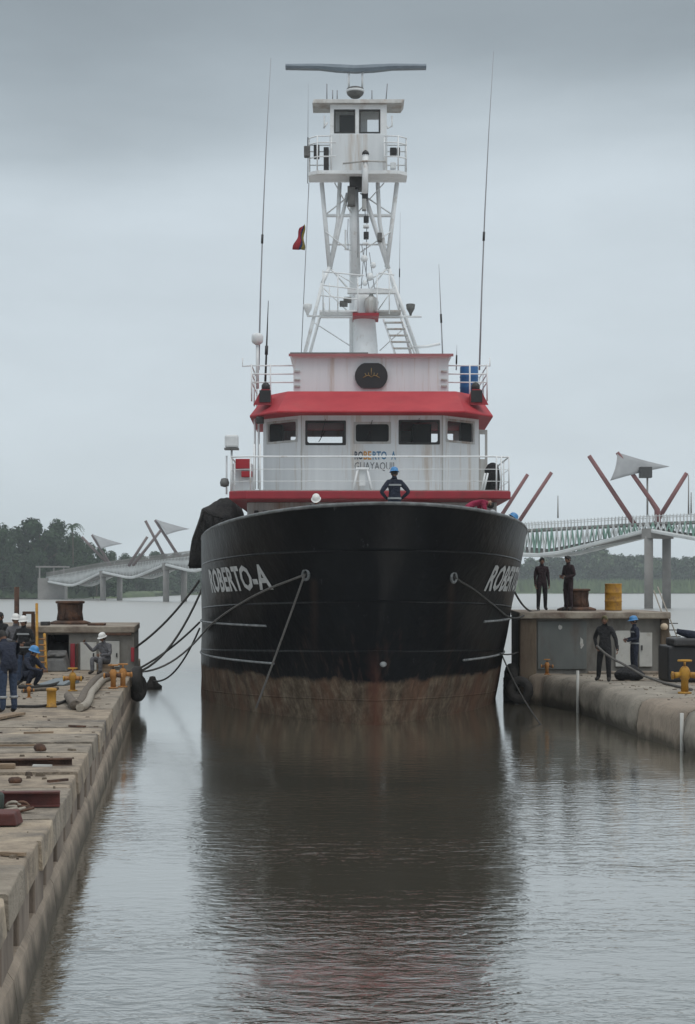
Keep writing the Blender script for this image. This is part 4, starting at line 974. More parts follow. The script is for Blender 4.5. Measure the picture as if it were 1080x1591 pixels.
# upper mast clutter: cables, boxes, horns
for (px, py, w, h, m_) in ((546, 305, 12, 30, 'grey_machine'), (567, 303, 9, 16, 'steel_dark'), (566, 318, 7, 18, 'greywhite'), (569, 341, 8, 9, 'steel_dark'), (569, 366, 8, 10, 'steel_dark'), (590, 369, 7, 13, 'grey_machine'), (569, 352, 9, 4, 'white_clean'), (568, 379, 9, 3, 'white_clean')):
    c = Q(px, py, -0.25); s = YM / F; mb = MB(); mb.box(c.x - w * s / 2, c.x + w * s / 2, c.y - 0.15, c.y + 0.15, c.z - h * s / 2, c.z + h * s / 2); mb.build('junction_box', M[m_], mast, bevel=0.02)
for (a, b) in (((566, 285), (568, 345)), ((572, 285), (569, 430)), ((556, 288), (556, 400)), ((562, 380), (575, 455)), ((566, 385), (561, 450)), ((574, 392), (583, 455)), ((541, 340), (541, 388)), ((480, 284), (468, 552))):
    mb = MB(); mb.tube([Q(a[0], a[1], -0.3), Q((a[0] + b[0]) / 2 + random.uniform(-1, 1), (a[1] + b[1]) / 2, -0.3), Q(b[0], b[1], -0.3)], 0.014, 5); mb.build('stay_cable', M['whip'], mast)
for (px, py, r) in ((566, 402, 0.12), (575, 430, 0.13), (567, 440, 0.09), (580, 412, 0.10)):
    mb = MB(); mb.lathe(Q(px, py, -0.3), [(0.02, -r), (r * 0.8, -r * 0.6), (r, 0), (r * 0.6, r * 0.9), (0.02, r)], 10); mb.build('horn', M['white_clean'], mast)
# mid platforms, rails and small radar
def plat(px0, px1, py, dy0, dy1, th, mat, name='platform'):
    a, b = Q(px0, py), Q(px1, py); mb = MB(); mb.box(a.x, b.x, YM + dy0, YM + dy1, a.z - th, a.z); return mb.build(name, M[mat], mast)
leg([(477, 491, -0.6), (655, 492, -0.6)], 0.035, name='yard')
plat(497, 555, 488, -0.9, 0.6, 0.05, 'white_clean'); plat(583, 622, 488, -0.9, 0.6, 0.05, 'greywhite'); plat(548, 588, 493, -1.0, 0.5, 0.09, 'darkred'); plat(540, 614, 454, -0.75, -0.45, 0.14, 'white_clean', 'radar_scanner')
mb = MB(); mb.lathe(Q(577, 484, -0.6), [(0.16, -0.15), (0.2, 0.0), (0.24, 0.3), (0.2, 0.42), (0.08, 0.5), (0.06, 0.56)], 12); mb.build('radar_pedestal', M['greywhite'], mast)
for py, px0, px1 in ((422, 502, 566), (443, 501, 553), (459, 498, 556), (424, 588, 613), (447, 582, 607)):
    for dy in (-0.9, 0.6):
        leg([(px0, py, dy), (px1, py + (3 if px1 > 590 else 6), dy)], 0.024, name='platform_rail')
for px, p0, p1 in ((502, 420, 488), (525, 425, 488), (586, 425, 488), (605, 422, 488), (512, 440, 488), (556, 430, 488), (504, 470, 488)):
    leg([(px, p0, -0.9), (px, p1, -0.9)], 0.022, name='platform_post')
for px, py in ((534, 472), (540, 466)):
    c = Q(px, py, -0.7); mb = MB(); mb.box(c.x - 0.13, c.x + 0.13, c.y - 0.1, c.y + 0.1, c.z - 0.09, c.z + 0.09); mb.build('small_lamp', M['grey_machine'], mast, bevel=0.02)
for px, py, m_ in ((478, 480, 'white_lamp'), (638, 480, 'grey_machine')):
    mb = MB(); mb.lathe(Q(px, py, -0.6), [(0.03, -0.22), (0.05, -0.14), (0.13, 0.0), (0.15, 0.14), (0.13, 0.16)], 12); mb.build('deck_light', M[m_], mast)
# inclined ladder
for (a, b) in (((596, 496, -0.8), (616, 556, -0.8)), ((624, 496, -0.8), (647, 556, -0.8))): leg([a, b], 0.035, name='ladder_rail')
for i in range(6):
    f = (i + 0.5) / 6; x = 596 + 20 * f; y = 496 + 60 * f; x2 = 624 + 23 * f
    mb = MB(); a, b = Q(x, y, -0.8), Q(x2, y, -0.8); mb.box(a.x, b.x, a.y - 0.1, a.y + 0.1, a.z - 0.025, a.z + 0.015); mb.build('ladder_tread', M['greywhite'], mast)
leg([(640, 540, -0.5), (665, 538, -0.5), (684, 534, -0.5)], 0.05, name='boom')
# lookout tower
ztf = PZ(273, YM)
a, b = Q(478, 275), Q(632, 275)
hx0, hx1 = a.x + 0.03, b.x
pl = [(hx0, YM - 0.5, 0), (hx0 + 0.3, YM - 0.8, 0), (hx1 - 0.3, YM - 0.8, 0), (hx1, YM - 0.5, 0), (hx1, YM + 0.5, 0), (hx0, YM + 0.5, 0)]
mb = MB(); mb.extrude([(x, y, ztf - 0.11) for x, y, _ in pl], (0, 0, 0.11)); tw = mb.build('lookout_platform', M['white_clean'], ship, fix=True)
cx0, cx1 = Q(513, 0).x, Q(601, 0).x; zr = PZ(167, YM); zs = PZ(208, YM)
mb = MB()
s = (YM - 0.55) / F
def qx(px): return PX(px, YM - 0.55)
def qz(py): return PZ(py, YM - 0.55)
h1 = (qx(519) - qx(513), qx(552) - qx(513), qz(207), qz(170)); h2 = (qx(558) - qx(513), qx(591) - qx(513), qz(207), qz(170))
X0, X1 = qx(513), qx(601)
wall_holes(mb, (X0, YM - 0.55), (X1, YM - 0.55), ztf, qz(160), [h1, h2], 0.05, (0, 1))
wall_holes(mb, (X0, YM + 0.395), (X0, YM - 0.495), ztf, qz(160), [(0.12, 0.78, qz(205), qz(172))], 0.05, (1, 0)); wall_holes(mb, (X1, YM - 0.495), (X1, YM + 0.395), ztf, qz(160), [(0.12, 0.78, qz(205), qz(172))], 0.05, (-1, 0))
wall_holes(mb, (X1, YM + 0.45), (X0, YM + 0.45), ztf, qz(160), [(0.25, 0.62, qz(205), qz(174))], 0.05, (0, -1))
cab = mb.build('lookout_cabin', M['white_clean'], ship)
mb = MB(); mb.box(X0 - 0.02, X1 + 0.02, YM - 0.61, YM - 0.553, ztf + 0.02, qz(209)); mb.build('breast_panel', M['white'], cab, bevel=0.01)
for h in (h1, h2):
    mb = MB(); u0, u1, za, zb2 = h; e = 0.045
    for (p0, p1, p2, p3) in ((u0, u1, za, za + e), (u0, u1, zb2 - e, zb2), (u0, u0 + e, za + e, zb2 - e), (u1 - e, u1, za + e, zb2 - e)):
        mb.box(X0 + p0, X0 + p1, YM - 0.562, YM - 0.52, p2, p3)
    w = mb.build('window', M['steel_dark'], cab)
    mb = MB(); mb.add([(X0 + u0, YM - 0.535, za), (X0 + u1, YM - 0.535, za), (X0 + u1, YM - 0.535, zb2), (X0 + u0, YM - 0.535, zb2)], [(0, 1, 2, 3)]); mb.build('pane', M['glass'], w)
mb = MB(); mb.box(X0 + 0.3, X1 - 0.95, YM + 0.0, YM + 0.3, ztf + 0.1, qz(172)); mb.build('cabin_seat', M['interior'], cab)
mb = MB(); R0 = [(PX(485, YM - 0.72), YM - 0.72), (PX(629, YM - 0.72), YM - 0.72), (PX(629, YM - 0.72), YM + 0.55), (PX(485, YM - 0.72), YM + 0.55)]
zr0, zr1 = PZ(160, YM - 0.72), PZ(153, YM - 0.72)
mb.hexa([(R0[0][0], R0[0][1], zr0), (R0[1][0] - 0.1, R0[1][1], zr0), (R0[2][0] - 0.1, R0[2][1], zr0), (R0[3][0], R0[3][1], zr0), (R0[0][0] + 0.05, R0[0][1] + 0.06, zr1), (R0[1][0], R0[1][1] + 0.06, zr1), (R0[2][0], R0[2][1], zr1), (R0[3][0] + 0.05, R0[3][1], zr1)])
rf_ = mb.build('cabin_roof', M['greywhite'], cab, bevel=0.02)
# rails round the lookout platform
zt2 = PZ(211, YM - 0.79)
def rl(pts, r, name): 
    mb = MB(); mb.tube(pts, r, 6); mb.build(name, M['white_clean'], tw)
for k, zz in enumerate((zt2, ztf + 0.9, ztf + 0.45)):
    rl([(hx0 + 0.9 if k else hx0 + 0.75, YM - 0.79, zz), (hx0 + 0.3, YM - 0.77, zz), (hx0 + 0.03, YM - 0.48, zz), (hx0 + 0.03, YM + 0.46, zz), (hx1 - 0.03, YM + 0.46, zz), (hx1 - 0.03, YM - 0.48, zz), (hx1 - 0.3, YM - 0.77, zz), (hx1 - 0.75, YM - 0.79, zz)], 0.022, 'tower_rail_bar')
for (x, y) in ((hx0 + 0.3, YM - 0.77), (hx0 + 0.75, YM - 0.78), (hx0 + 0.03, YM - 0.45), (hx0 + 0.03, YM + 0.46), (hx1 - 0.03, YM - 0.45), (hx1 - 0.3, YM - 0.77), (hx1 - 0.75, YM - 0.78), (hx1 - 0.03, YM + 0.46)):
    rl([(x, y, ztf), (x, y, zt2)], 0.024, 'tower_rail_post')
for (px, py, w, h, m_) in ((477, 236, 9, 16, 'grey_machine'), (492, 236, 9, 20, 'steel_dark'), (507, 250, 8, 40, 'steel_dark'), (611, 236, 10, 11, 'steel_dark'), (619, 236, 5, 11, 'grey_machine'), (611, 258, 9, 9, 'white_clean')):
    c = Q(px, py, -0.5); s = YM / F; mb = MB(); mb.box(c.x - w * s / 2, c.x + w * s / 2, c.y - 0.15, c.y + 0.15, c.z - h * s / 2, c.z + h * s / 2); mb.build('equipment_box', M[m_], tw, bevel=0.02)
mb = MB(); mb.tube([Q(567, 300, -0.85), Q(568, 240, -0.85)], 0.10, 8); mb.build('front_post', M['white_clean'], tw)
mb = MB(); mb.tube([Q(533, 254, -0.95), Q(568, 250, -0.95), Q(600, 251, -0.95)], 0.03, 6); mb.build('yard_arm', M['greywhite'], tw)
mb = MB(); mb.lathe(Q(568, 238, -0.85), [(0.02, -0.08), (0.12, -0.04), (0.1, 0.04), (0.03, 0.1)], 10); mb.build('bird_lamp', M['steel_dark'], tw)
mb = MB(); mb.box(Q(543, 0).x, Q(565, 0).x, YM - 0.4, YM + 0.4, ztf - 0.45, ztf - 0.112); mb.build('hatch_box', M['steel_dark'], tw)
for px in (504, 609):
    a = Q(px, 190, -1.0); sg = -1 if px < 553 else 1; mb = MB(); mb.tube([Q(553 + sg * 44, 190, -0.5), Q(553 + sg * 50, 199, -0.5), Q(px, 196, -0.5), Q(px, 180, -0.5)], 0.03, 6); mb.build('lamp_arm', M['white_clean'], cab)
for px in (508, 517, 524, 578, 600):
    mb = MB(); mb.tube([P(px, 154, YM), P(px + (2 if px == 600 else 0), 130 if px in (508, 600) else 140, YM)], 0.018, 5); mb.build('roof_whip', M['whip'], rf_)
# big radar on top
mb = MB(); c = P(552, 152, YM); mb.lathe(c, [(0.14, 0), (0.26, 0.1), (0.28, 0.16), (0.28, 0.3), (0.2, 0.34)], 14); rad = mb.build('radar', M['grey_machine'], ship)
mb = MB(); mb.lathe(c + Vector((0, 0, 0.18)), [(0.285, 0), (0.30, 0.02), (0.30, 0.06), (0.285, 0.08)], 14); mb.build('radar_band', M['white_lamp'], rad)
for px in (542, 563):
    mb = MB(); mb.tube([P(px, 136, YM), P(px, 108, YM)], 0.035, 6); mb.build('radar_strut', M['white_clean'], rad)
mb = MB(); zc2 = PZ(104, YM); xs = PX(553, YM)
prof = [(-2.3, 0.07, -0.07), (-1.2, 0.08, -0.09), (-0.6, 0.06, -0.16), (0.0, 0.03, -0.19), (0.6, 0.06, -0.16), (1.2, 0.08, -0.09), (2.3, 0.07, -0.07)]
k = len(mb.v)
for (x, u_, d_) in prof:
    for (yy, zz) in ((-0.12, d_), (0.12, d_), (0.16, (u_ + d_) / 2), (0.12, u_), (-0.12, u_), (-0.16, (u_ + d_) / 2)): mb.v.append(Vector((xs + x, YM + yy, zc2 + zz)))
for i in range(len(prof) - 1):
    for j in range(6): mb.face((k + i * 6 + j, k + i * 6 + (j + 1) % 6, k + i * 6 + 6 + (j + 1) % 6, k + i * 6 + 6 + j))
mb.face([k + j for j in range(6)]); mb.face([k + 36 + j for j in reversed(range(6))])
mb.build('scanner_bar', M['radar_grey'], rad, fix=True)
# flag drooping on its halyard
fa = Q(474, 348, -0.32); fmb = MB(); n = 10
for col_, (f0, f1) in enumerate(((0, 0.25), (0.25, 0.42), (0.42, 1.0))):
    fmb.cur = col_; k = len(fmb.v)
    for i in range(n + 1):
        for w in (f0, f1):
            t = i / n
            x = fa.x - 0.02 - 0.40 * w * (0.35 + 0.65 * t) + 0.03 * sin(t * 9 + w * 4); z = fa.z - 0.85 * t * (1 - 0.15 * w) - 0.12 * w; y = fa.y + 0.10 * sin(w * 7 + t * 3) * (0.3 + t)
            fmb.v.append(Vector((x, y, z)))
    for i in range(n): fmb.face((k + 2 * i, k + 2 * i + 1, k + 2 * i + 3, k + 2 * i + 2), True)
fo = solo(fmb, 'flag', [M['flag_y'], M['flag_b'], M['flag_r']], fa - Vector((0, 0, 0.9)), 'limp flag, mostly dark red, drooping on the halyard left of the mast', 'flag')
sm_ = fo.modifiers.new('solid', 'SOLIDIFY'); sm_.thickness = 0.012
# ---- net heap and tarpaulin over the left side amidships
def net_heap():
    mb = MB(); nu, nv = 34, 26
    cx_, cy_ = PX(343, 60), 61.5
    def top(u): # u across ship: left edge hangs down the side
        return 0
    for i in range(nu + 1):
        for j in range(nv + 1):
            u, v = i / nu, j / nv
            x = -5.02 + 1.75 * u
            if u < 0.18: z = 4.25 + (6.05 - 4.25) * (u / 0.18) ** 0.8; x = -5.15 + 0.45 * (u / 0.18)
            else: x = -4.7 + 1.35 * (u - 0.18) / 0.82; z = 6.05 + 0.28 * sin(pi * (u - 0.18) / 0.82 * 0.8) - 1.1 * max(0, (u - 0.75) / 0.25) ** 2
            y = 58.6 + 5.0 * v
            z += -1.2 * max(0, (0.12 - v) / 0.12) * (0.3 + u) * 0.5
            d = noise.noise(Vector((x * 1.5, y * 1.2, z * 1.3))) * 0.22 + noise.noise(Vector((x * 5, y * 4, z * 5))) * 0.07
            mb.v.append(Vector((x + d * (0.6 if u < 0.2 else 0.1), y + d * 0.3, z + d)))
    for i in range(nu):
        for j in range(nv):
            k = i * (nv + 1) + j; mb.face((k, k + nv + 1, k + nv + 2, k + 1), True)
    # closed front curtain with folds
    k = len(mb.v)
    for i in range(nu + 1):
        p0 = mb.v[i * (nv + 1)]
        for j in range(7):
            f = j / 6; zz = p0.z + (4.1 - p0.z) * f
            mb.v.append(Vector((p0.x + 0.04 * sin(i * 1.9), p0.y + 0.02 + 0.13 * sin(i * 1.3 + f * 2) * f + 0.05 * noise.noise(Vector((i * 0.7, f * 5, 0))), zz)))
    for i in range(nu):
        if 9 < i < 20: rows = range(0, 2)
        else: rows = range(6)
        for j in rows: mb.face((k + i * 7 + j, k + i * 7 + j + 1, k + i * 7 + 8 + j, k + i * 7 + 7 + j), True)
    o = solo(mb, 'net_heap', M['net'], (-4.4, 61, 4.5), 'black netting heaped and hanging over the left side of the ship', 'net')
    s_ = o.modifiers.new('solid', 'SOLIDIFY'); s_.thickness = 0.04
net_heap()
for (px0, px1, py0, py1, m_) in ((333, 352, 802, 828, 'greywhite'), (340, 366, 812, 836, 'grey_machine'), (352, 372, 800, 822, 'panel')):
    pass
mb = MB(); mb.box(PX(334, 60), PX(364, 60), 59.6, 60.6, 4.6, PZ(800, 60)); 
solo(mb, 'grey_crate', M['panel'], (PX(349, 60), 60.1, 4.6), 'pale crate sheltered under the black netting on deck', 'crate', bevel=0.03)

# ================================================================== LEFT DOCK
def XL(Y): return -1.38 - 0.0916 * Y
DV = Vector((-0.0916, 1, 0)).normalized(); NV = Vector((DV.y, -DV.x, 0))      # along the edge / towards the water
ZD = 1.0
ldock = thing('concrete_dock', 'weathered concrete dock of cross slabs with square side openings on the left', 'dock', (XL(30) - 5, 30, -1))
rnd = random.Random(21)
def edge_pt(Y, inn, z): return Vector((XL(Y), Y, 0)) - NV * inn + Vector((0, 0, z))
ys = [10.0]
while ys[-1] < 34.2: ys.append(ys[-1] + 1.63 + rnd.uniform(-0.03, 0.03))
ybreak = ys[-1]
while ys[-1] < 62: ys.append(ys[-1] + 3.3)
cm = ['concrete', 'concrete2', 'concrete3']
for i in range(len(ys) - 1):
    y0, y1 = ys[i] + 0.012, ys[i + 1] - 0.012
    big = y0 > ybreak - 0.1
    if not big: y1 -= rnd.uniform(0.0, 0.03)
    out_ = rnd.uniform(-0.015, 0.03) if not big else 0.02; z = ZD + (rnd.uniform(-0.028, 0.012) if not big else 0.0)
    tl = rnd.uniform(-0.012, 0.012)
    # slab with a chipped, slightly rounded water edge: several cross-sections
    mb = MB(); n = 7
    prof = [(-out_, z - 0.30), (-out_ - 0.0, z - 0.02), (-out_ + 0.006, z - 0.006), (-out_ + 0.02, z), (7.0, z + tl), (14.0, z + tl), (14.0, z - 0.3)]
    k = 0
    for a in range(n + 1):
        yy = y0 + (y1 - y0) * a / n
        for b, (inn, zz) in enumerate(prof):
            ch = noise.noise(Vector((yy * 2.9, 3.1, i * 0.7))) * 0.05 if b in (1, 2, 3) else 0
            dz = noise.noise(Vector((yy * 2.3, b * 1.7, 9 + i))) * (0.012 if b in (2, 3) else 0.004)
            mb.v.append(edge_pt(yy, inn + abs(ch), zz + dz))
    m_ = len(prof)
    for a in range(n):
        for b in range(m_ - 1): mb.face((a * m_ + b, a * m_ + b + 1, (a + 1) * m_ + b + 1, (a + 1) * m_ + b))
        mb.face((a * m_ + m_ - 1, a * m_, (a + 1) * m_, (a + 1) * m_ + m_ - 1))
    mb.face(tuple(range(m_))); mb.face(tuple(n * m_ + b for b in reversed(range(m_))))
    mb.build('slab', M[cm[rnd.randrange(3)]], ldock, fix=True)
    # pier between two openings
    if not big:
        c = y0 - 0.0; a0, a1 = c - 0.53 + rnd.uniform(-0.03, 0.03), c + 0.53 + rnd.uniform(-0.03, 0.03)
    else: a0, a1 = y0 - 0.02, y1 + 0.02
    mb = MB(); e = rnd.uniform(0.0, 0.03)
    mb.hexa([edge_pt(a0, 0.6, 0.22), edge_pt(a0, e, 0.22), edge_pt(a1, e, 0.22), edge_pt(a1, 0.6, 0.22), edge_pt(a0, 0.6, 0.705), edge_pt(a0, e, 0.705), edge_pt(a1, e, 0.705), edge_pt(a1, 0.6, 0.705)])
    mb.build('wall_pier', M['wall_conc'], ldock, bevel=0.02, fix=True)
for i in range(0, len(ys) - 1, 3):      # battered base course
    a0, a1 = ys[i] + 0.01, ys[min(i + 3, len(ys) - 1)] - 0.01
    mb = MB(); n = 8
    for a in range(n + 1):
        yy = a0 + (a1 - a0) * a / n; w = 0.03 * noise.noise(Vector((yy * 1.3, 4, 0)))
        for (inn, zz) in ((1.4, 0.37), (0.02 + w, 0.37), (-0.03 + w, 0.30), (-0.10 + w, -0.25), (-0.14, -1.2), (1.4, -1.2)): mb.v.append(edge_pt(yy, inn, zz))
    for a in range(n):
        for b in range(6): mb.face((a * 6 + b, a * 6 + (b + 1) % 6, (a + 1) * 6 + (b + 1) % 6, (a + 1) * 6 + b))
    mb.face(tuple(range(6))); mb.face(tuple(n * 6 + b for b in reversed(range(6))))
    mb.build('base_course', M['tide'], ldock, fix=True)
mb = MB(); mb.hexa([edge_pt(10, 14, -1.2), edge_pt(10, 0.75, -1.2), edge_pt(62, 0.75, -1.2), edge_pt(62, 14, -1.2), edge_pt(10, 14, 0.69), edge_pt(10, 0.75, 0.69), edge_pt(62, 0.75, 0.69), edge_pt(62, 14, 0.69)])
mb.build('core', M['block_conc'], ldock, fix=True)

def DY(py, z=ZD): return (CZ - z) * F / (py - HY)
def D(px, py, z=ZD, dz=0.0):
    Y = DY(py, z); v = P(px, py, Y); v.z = z + dz; return v

# ---- loose things on the left dock
def ibeam(px0, px1, py, h, w, tilt, name, mat, label):
    a, b = D(px0, py), D(px1, py); b.y = a.y + tilt; d = (b - a).normalized(); nrm = Vector((-d.y, d.x, 0)); mb = MB(); up = Vector((0, 0, 1))
    for (n0, n1, z0, z1) in ((0, w, 0, 0.018), (0, w, h - 0.018, h), (w / 2 - 0.008, w / 2 + 0.008, 0.018, h - 0.018)):
        q = [a + nrm * n0, b + nrm * n0, b + nrm * n1, a + nrm * n1]
        mb.hexa([p + up * (z0 + 0.003) for p in q] + [p + up * (z1 + 0.003) for p in q])
    solo(mb, name, M[mat], (a + b) / 2, label, 'beam')
ibeam(-70, 90, 1256, 0.17, 0.16, 0.12, 'steel_beam', 'redbeam', 'oxide red steel I-beam lying across the left dock near the chain links')
ibeam(-60, 108, 1193, 0.105, 0.14, 0.25, 'steel_beam', 'rust', 'long rusty brown beam lying across the left dock beyond the red beam')
mb = MB(); a, b = D(-40, 1196), D(22, 1196); mb.box(a.x, b.x, a.y, a.y + 0.12, 1.005, 1.08); solo(mb, 'timber_block', M['wood'], ((a.x + b.x) / 2, a.y, 1.0), 'short brown timber lying against the near side of the rusty beam', 'timber', bevel=0.012)
mb = MB(); a, b = D(50, 1193), D(83, 1191); mb.hexa([(a.x, a.y, 1.004), (b.x, a.y + 0.02, 1.004), (b.x, a.y + 0.1, 1.004), (a.x, a.y + 0.09, 1.004), (a.x, a.y, 1.035), (b.x, a.y + 0.02, 1.04), (b.x, a.y + 0.1, 1.035), (a.x, a.y + 0.09, 1.04)])
solo(mb, 'plaster_scrap', M['panel'], ((a.x + b.x) / 2, a.y, 1.0), 'small white scrap board in front of the rusty beam end', 'scrap', bevel=0.004)
def rubble(px, py, r, label, mat='rust'):
    c = D(px, py); mb = MB(); mb.ball((c.x, c.y, 1.0 + r * 0.35), (r, r * 0.8, r * 0.62), 9, 6)
    for v in mb.v:
        v += (v - c).normalized() * r * 0.45 * noise.noise(v * (2.2 / r) * 0.35); v.z = max(v.z, 1.003)
    solo(mb, 'rubble_lump', M[mat], c, label, 'rubble')
rubble(64, 1167, 0.11, 'brown lump of rubble just beyond the rusty beam'); rubble(23, 1217, 0.085, 'small dark lump of rubble between the two beams')
mb = MB(); a = D(-30, 1284); b = D(26, 1284)
mb.hexa([(a.x, a.y, 1.004), (b.x, b.y, 1.004), (b.x + 0.02, b.y + 0.3, 1.004), (a.x, a.y + 0.3, 1.004), (a.x, a.y, 1.13), (b.x - 0.03, b.y, 1.13), (b.x - 0.02, b.y + 0.28, 1.15), (a.x, a.y + 0.28, 1.15)])
solo(mb, 'tool_box', M['redbeam'], ((a.x + b.x) / 2, a.y, 1.0), 'dark red metal box at the left frame edge before the red beam', 'box', bevel=0.012)
mb = MB(); c = D(2, 1256); mb.lathe((c.x - 0.02, c.y - 0.25, 1.0), [(0.09, 0.004), (0.1, 0.03), (0.1, 0.18), (0.085, 0.2), (0.04, 0.22), (0.04, 0.26)], 14); solo(mb, 'paint_can', pm('dull_green_paint', (0.035, 0.05, 0.04), None, 4, 0.6), (c.x, c.y - 0.25, 1.0), 'dull green can at the left frame edge beside the red beam', 'can')
ch = thing('anchor_chain', 'short length of pale rusty chain links lying beside the red beam', 'chain', D(24, 1262))
for i in range(5):
    c = D(14 + i * 6.5, 1262 - (i % 2) * 3); mb = MB(); ring = []
    for j in range(15):
        a = 2 * pi * j / 14; u = 0.085 * cos(a); v = 0.045 * sin(a)
        if i % 2: ring.append(Vector((c.x + u, c.y + 0.01 * sin(a), 1.03 + abs(v) * 0.9 - 0.0)) + Vector((0, 0, v * 0.5)))
        else: ring.append(Vector((c.x + u, c.y + v, 1.028 + 0.02 * cos(a))))
    mb.tube(ring, 0.017, 6, caps=False); mb.build('chain_link', M['hose_light'] if i < 3 else M['rust'], ch)
mb = MB(); a, b = D(-40, 1126), D(30, 1112); d = (b - a).normalized(); nrm = Vector((-d.y, d.x, 0)); q = [a - nrm * 0.13, b - nrm * 0.13, b + nrm * 0.13, a + nrm * 0.13]
mb.hexa([p + Vector((0, 0, 0.02)) for p in q] + [p + Vector((0, 0, 0.07)) for p in q]); solo(mb, 'timber_plank', M['wood'], (a + b) / 2, 'pale timber plank lying on the dock at the feet of the man in blue trousers', 'plank', bevel=0.006)
# short yellow bollard
c = D(80, 1099); mb = MB(); mb.lathe(c, [(0.115, 0.002), (0.12, 0.02), (0.098, 0.03), (0.098, 0.33), (0.115, 0.345), (0.115, 0.38), (0.09, 0.40), (0.02, 0.41)], 16); solo(mb, 'yellow_post', M['yellow'], c, 'short yellow steel post standing alone on the left dock', 'post')
def hydrant(c, s, mat, mat2, label, lean=0.0):
    c = Vector(c); t = thing('fire_hydrant', label, 'hydrant', c)
    def b(name, m_, f): mb = MB(); f(mb); return mb.build(name, M[m_], t)
    b('base_flange', mat, lambda m: m.lathe(c, [(0.15 * s, 0.002), (0.15 * s, 0.04 * s), (0.09 * s, 0.05 * s)], 14))
    b('barrel', mat, lambda m: m.lathe(c, [(0.085 * s, 0.04 * s), (0.08 * s, 0.3 * s), (0.11 * s, 0.34 * s), (0.12 * s, 0.5 * s), (0.09 * s, 0.56 * s), (0.05 * s, 0.6 * s)], 14))
    for sg in (-1, 1):
        o = b('outlet', mat2, lambda m: m.tube([c + Vector((0.08 * s * sg, 0, 0.42 * s)), c + Vector((0.24 * s * sg, -0.03, 0.40 * s))], [0.06 * s, 0.07 * s], 10))
        mb = MB(); q = c + Vector((0.27 * s * sg, -0.03, 0.40 * s)); mb.lathe(q, [(0.05 * s, -0.03 * s), (0.09 * s, -0.02 * s), (0.09 * s, 0.02 * s), (0.05 * s, 0.03 * s)], 10, axis='X'); mb.build('outlet_cap', M[mat], o)
    b('spindle', mat2, lambda m: m.tube([c + Vector((0, 0, 0.58 * s)), c + Vector((0, 0, 0.72 * s))], 0.025 * s, 8))
    wl = MB(); ring = [c + Vector((0.14 * s * cos(a), 0.14 * s * sin(a), 0.72 * s)) for a in [2 * pi * j / 14 for j in range(15)]]; wl.tube(ring, 0.024 * s, 6, caps=False)
    wl.tube([ring[0], ring[7]], 0.016 * s, 5); wl.build('hand_wheel', M[mat], t)
hydrant(D(113, 1074), 0.76, 'yellow', 'orange', 'yellow hydrant with hand wheel between the lone yellow post and the white door')
hydrant(D(176, 1070), 0.80, 'orange', 'rust', 'orange rusty hydrant nearest the man in the white helmet at the wall')
hydrant(D(191, 1068), 0.80, 'orange', 'orange', 'orange hydrant at the outer edge of the left dock')
hydrant(D(45, 1084), 0.42, 'orange', 'rust', 'low orange valve on the deck in front of the crouching man')
def hose(pts, r, mat, label, z=ZD, name='hose', seg=5):
    w = [D(x, y, z, r + 0.003) for x, y in pts]; out_ = []
    for i in range(len(w) - 1):
        p0, p1, p2, p3 = w[max(i - 1, 0)], w[i], w[i + 1], w[min(i + 2, len(w) - 1)]
        for k in range(seg):
            t = k / seg; out_.append(0.5 * ((2 * p1) + (p2 - p0) * t + (2 * p0 - 5 * p1 + 4 * p2 - p3) * t * t + (3 * p1 - p0 - 3 * p2 + p3) * t ** 3))
    out_.append(w[-1]); mb = MB(); mb.tube(out_, r, 8)
    c = out_[len(out_) // 2].copy(); c.z = z; solo(mb, name, M[mat], c, label, 'hose')
hose([(172, 1056), (160, 1062), (150, 1073), (142, 1082), (139, 1092), (133, 1102), (124, 1106)], 0.085, 'hose_light', 'pale hose bent in a V on the left dock, outer of the pair')
hose([(163, 1055), (150, 1062), (138, 1076), (131, 1086), (127, 1096), (118, 1104), (112, 1098), (106, 1089)], 0.10, 'hose', 'thick brown hose beside the pale V-shaped hose')
hose([(10, 1101), (30, 1100), (60, 1100), (88, 1096), (104, 1090)], 0.03, 'rubber', 'thin black hose running behind the lone yellow post')
hose([(30, 1070), (55, 1071), (82, 1067), (104, 1060), (128, 1056)], 0.045, 'rubber', 'black hose curving along the deck before the dark opening')
hose([(35, 1077), (60, 1074), (90, 1072)], 0.04, 'hose', 'short brown hose lying by the low orange valve')
# blue-grey sheet on the deck
mb = MB(); a, b = D(58, 1066), D(100, 1066); mb.hexa([(a.x, a.y, 1.004), (b.x, b.y, 1.004), (b.x + 0.15, b.y + 1.6, 1.004), (a.x + 0.2, a.y + 1.6, 1.004), (a.x, a.y, 1.05), (b.x, b.y, 1.04), (b.x + 0.1, b.y + 1.6, 1.16), (a.x + 0.2, a.y + 1.6, 1.12)])
solo(mb, 'steel_sheet', pm('blue_grey_sheet', (0.16, 0.19, 0.21), (0.11, 0.13, 0.14), 3, 0.5), ((a.x + b.x) / 2, a.y, 1.0), 'blue grey sheet lying on the deck before the dark winch opening', 'sheet', bevel=0.01)

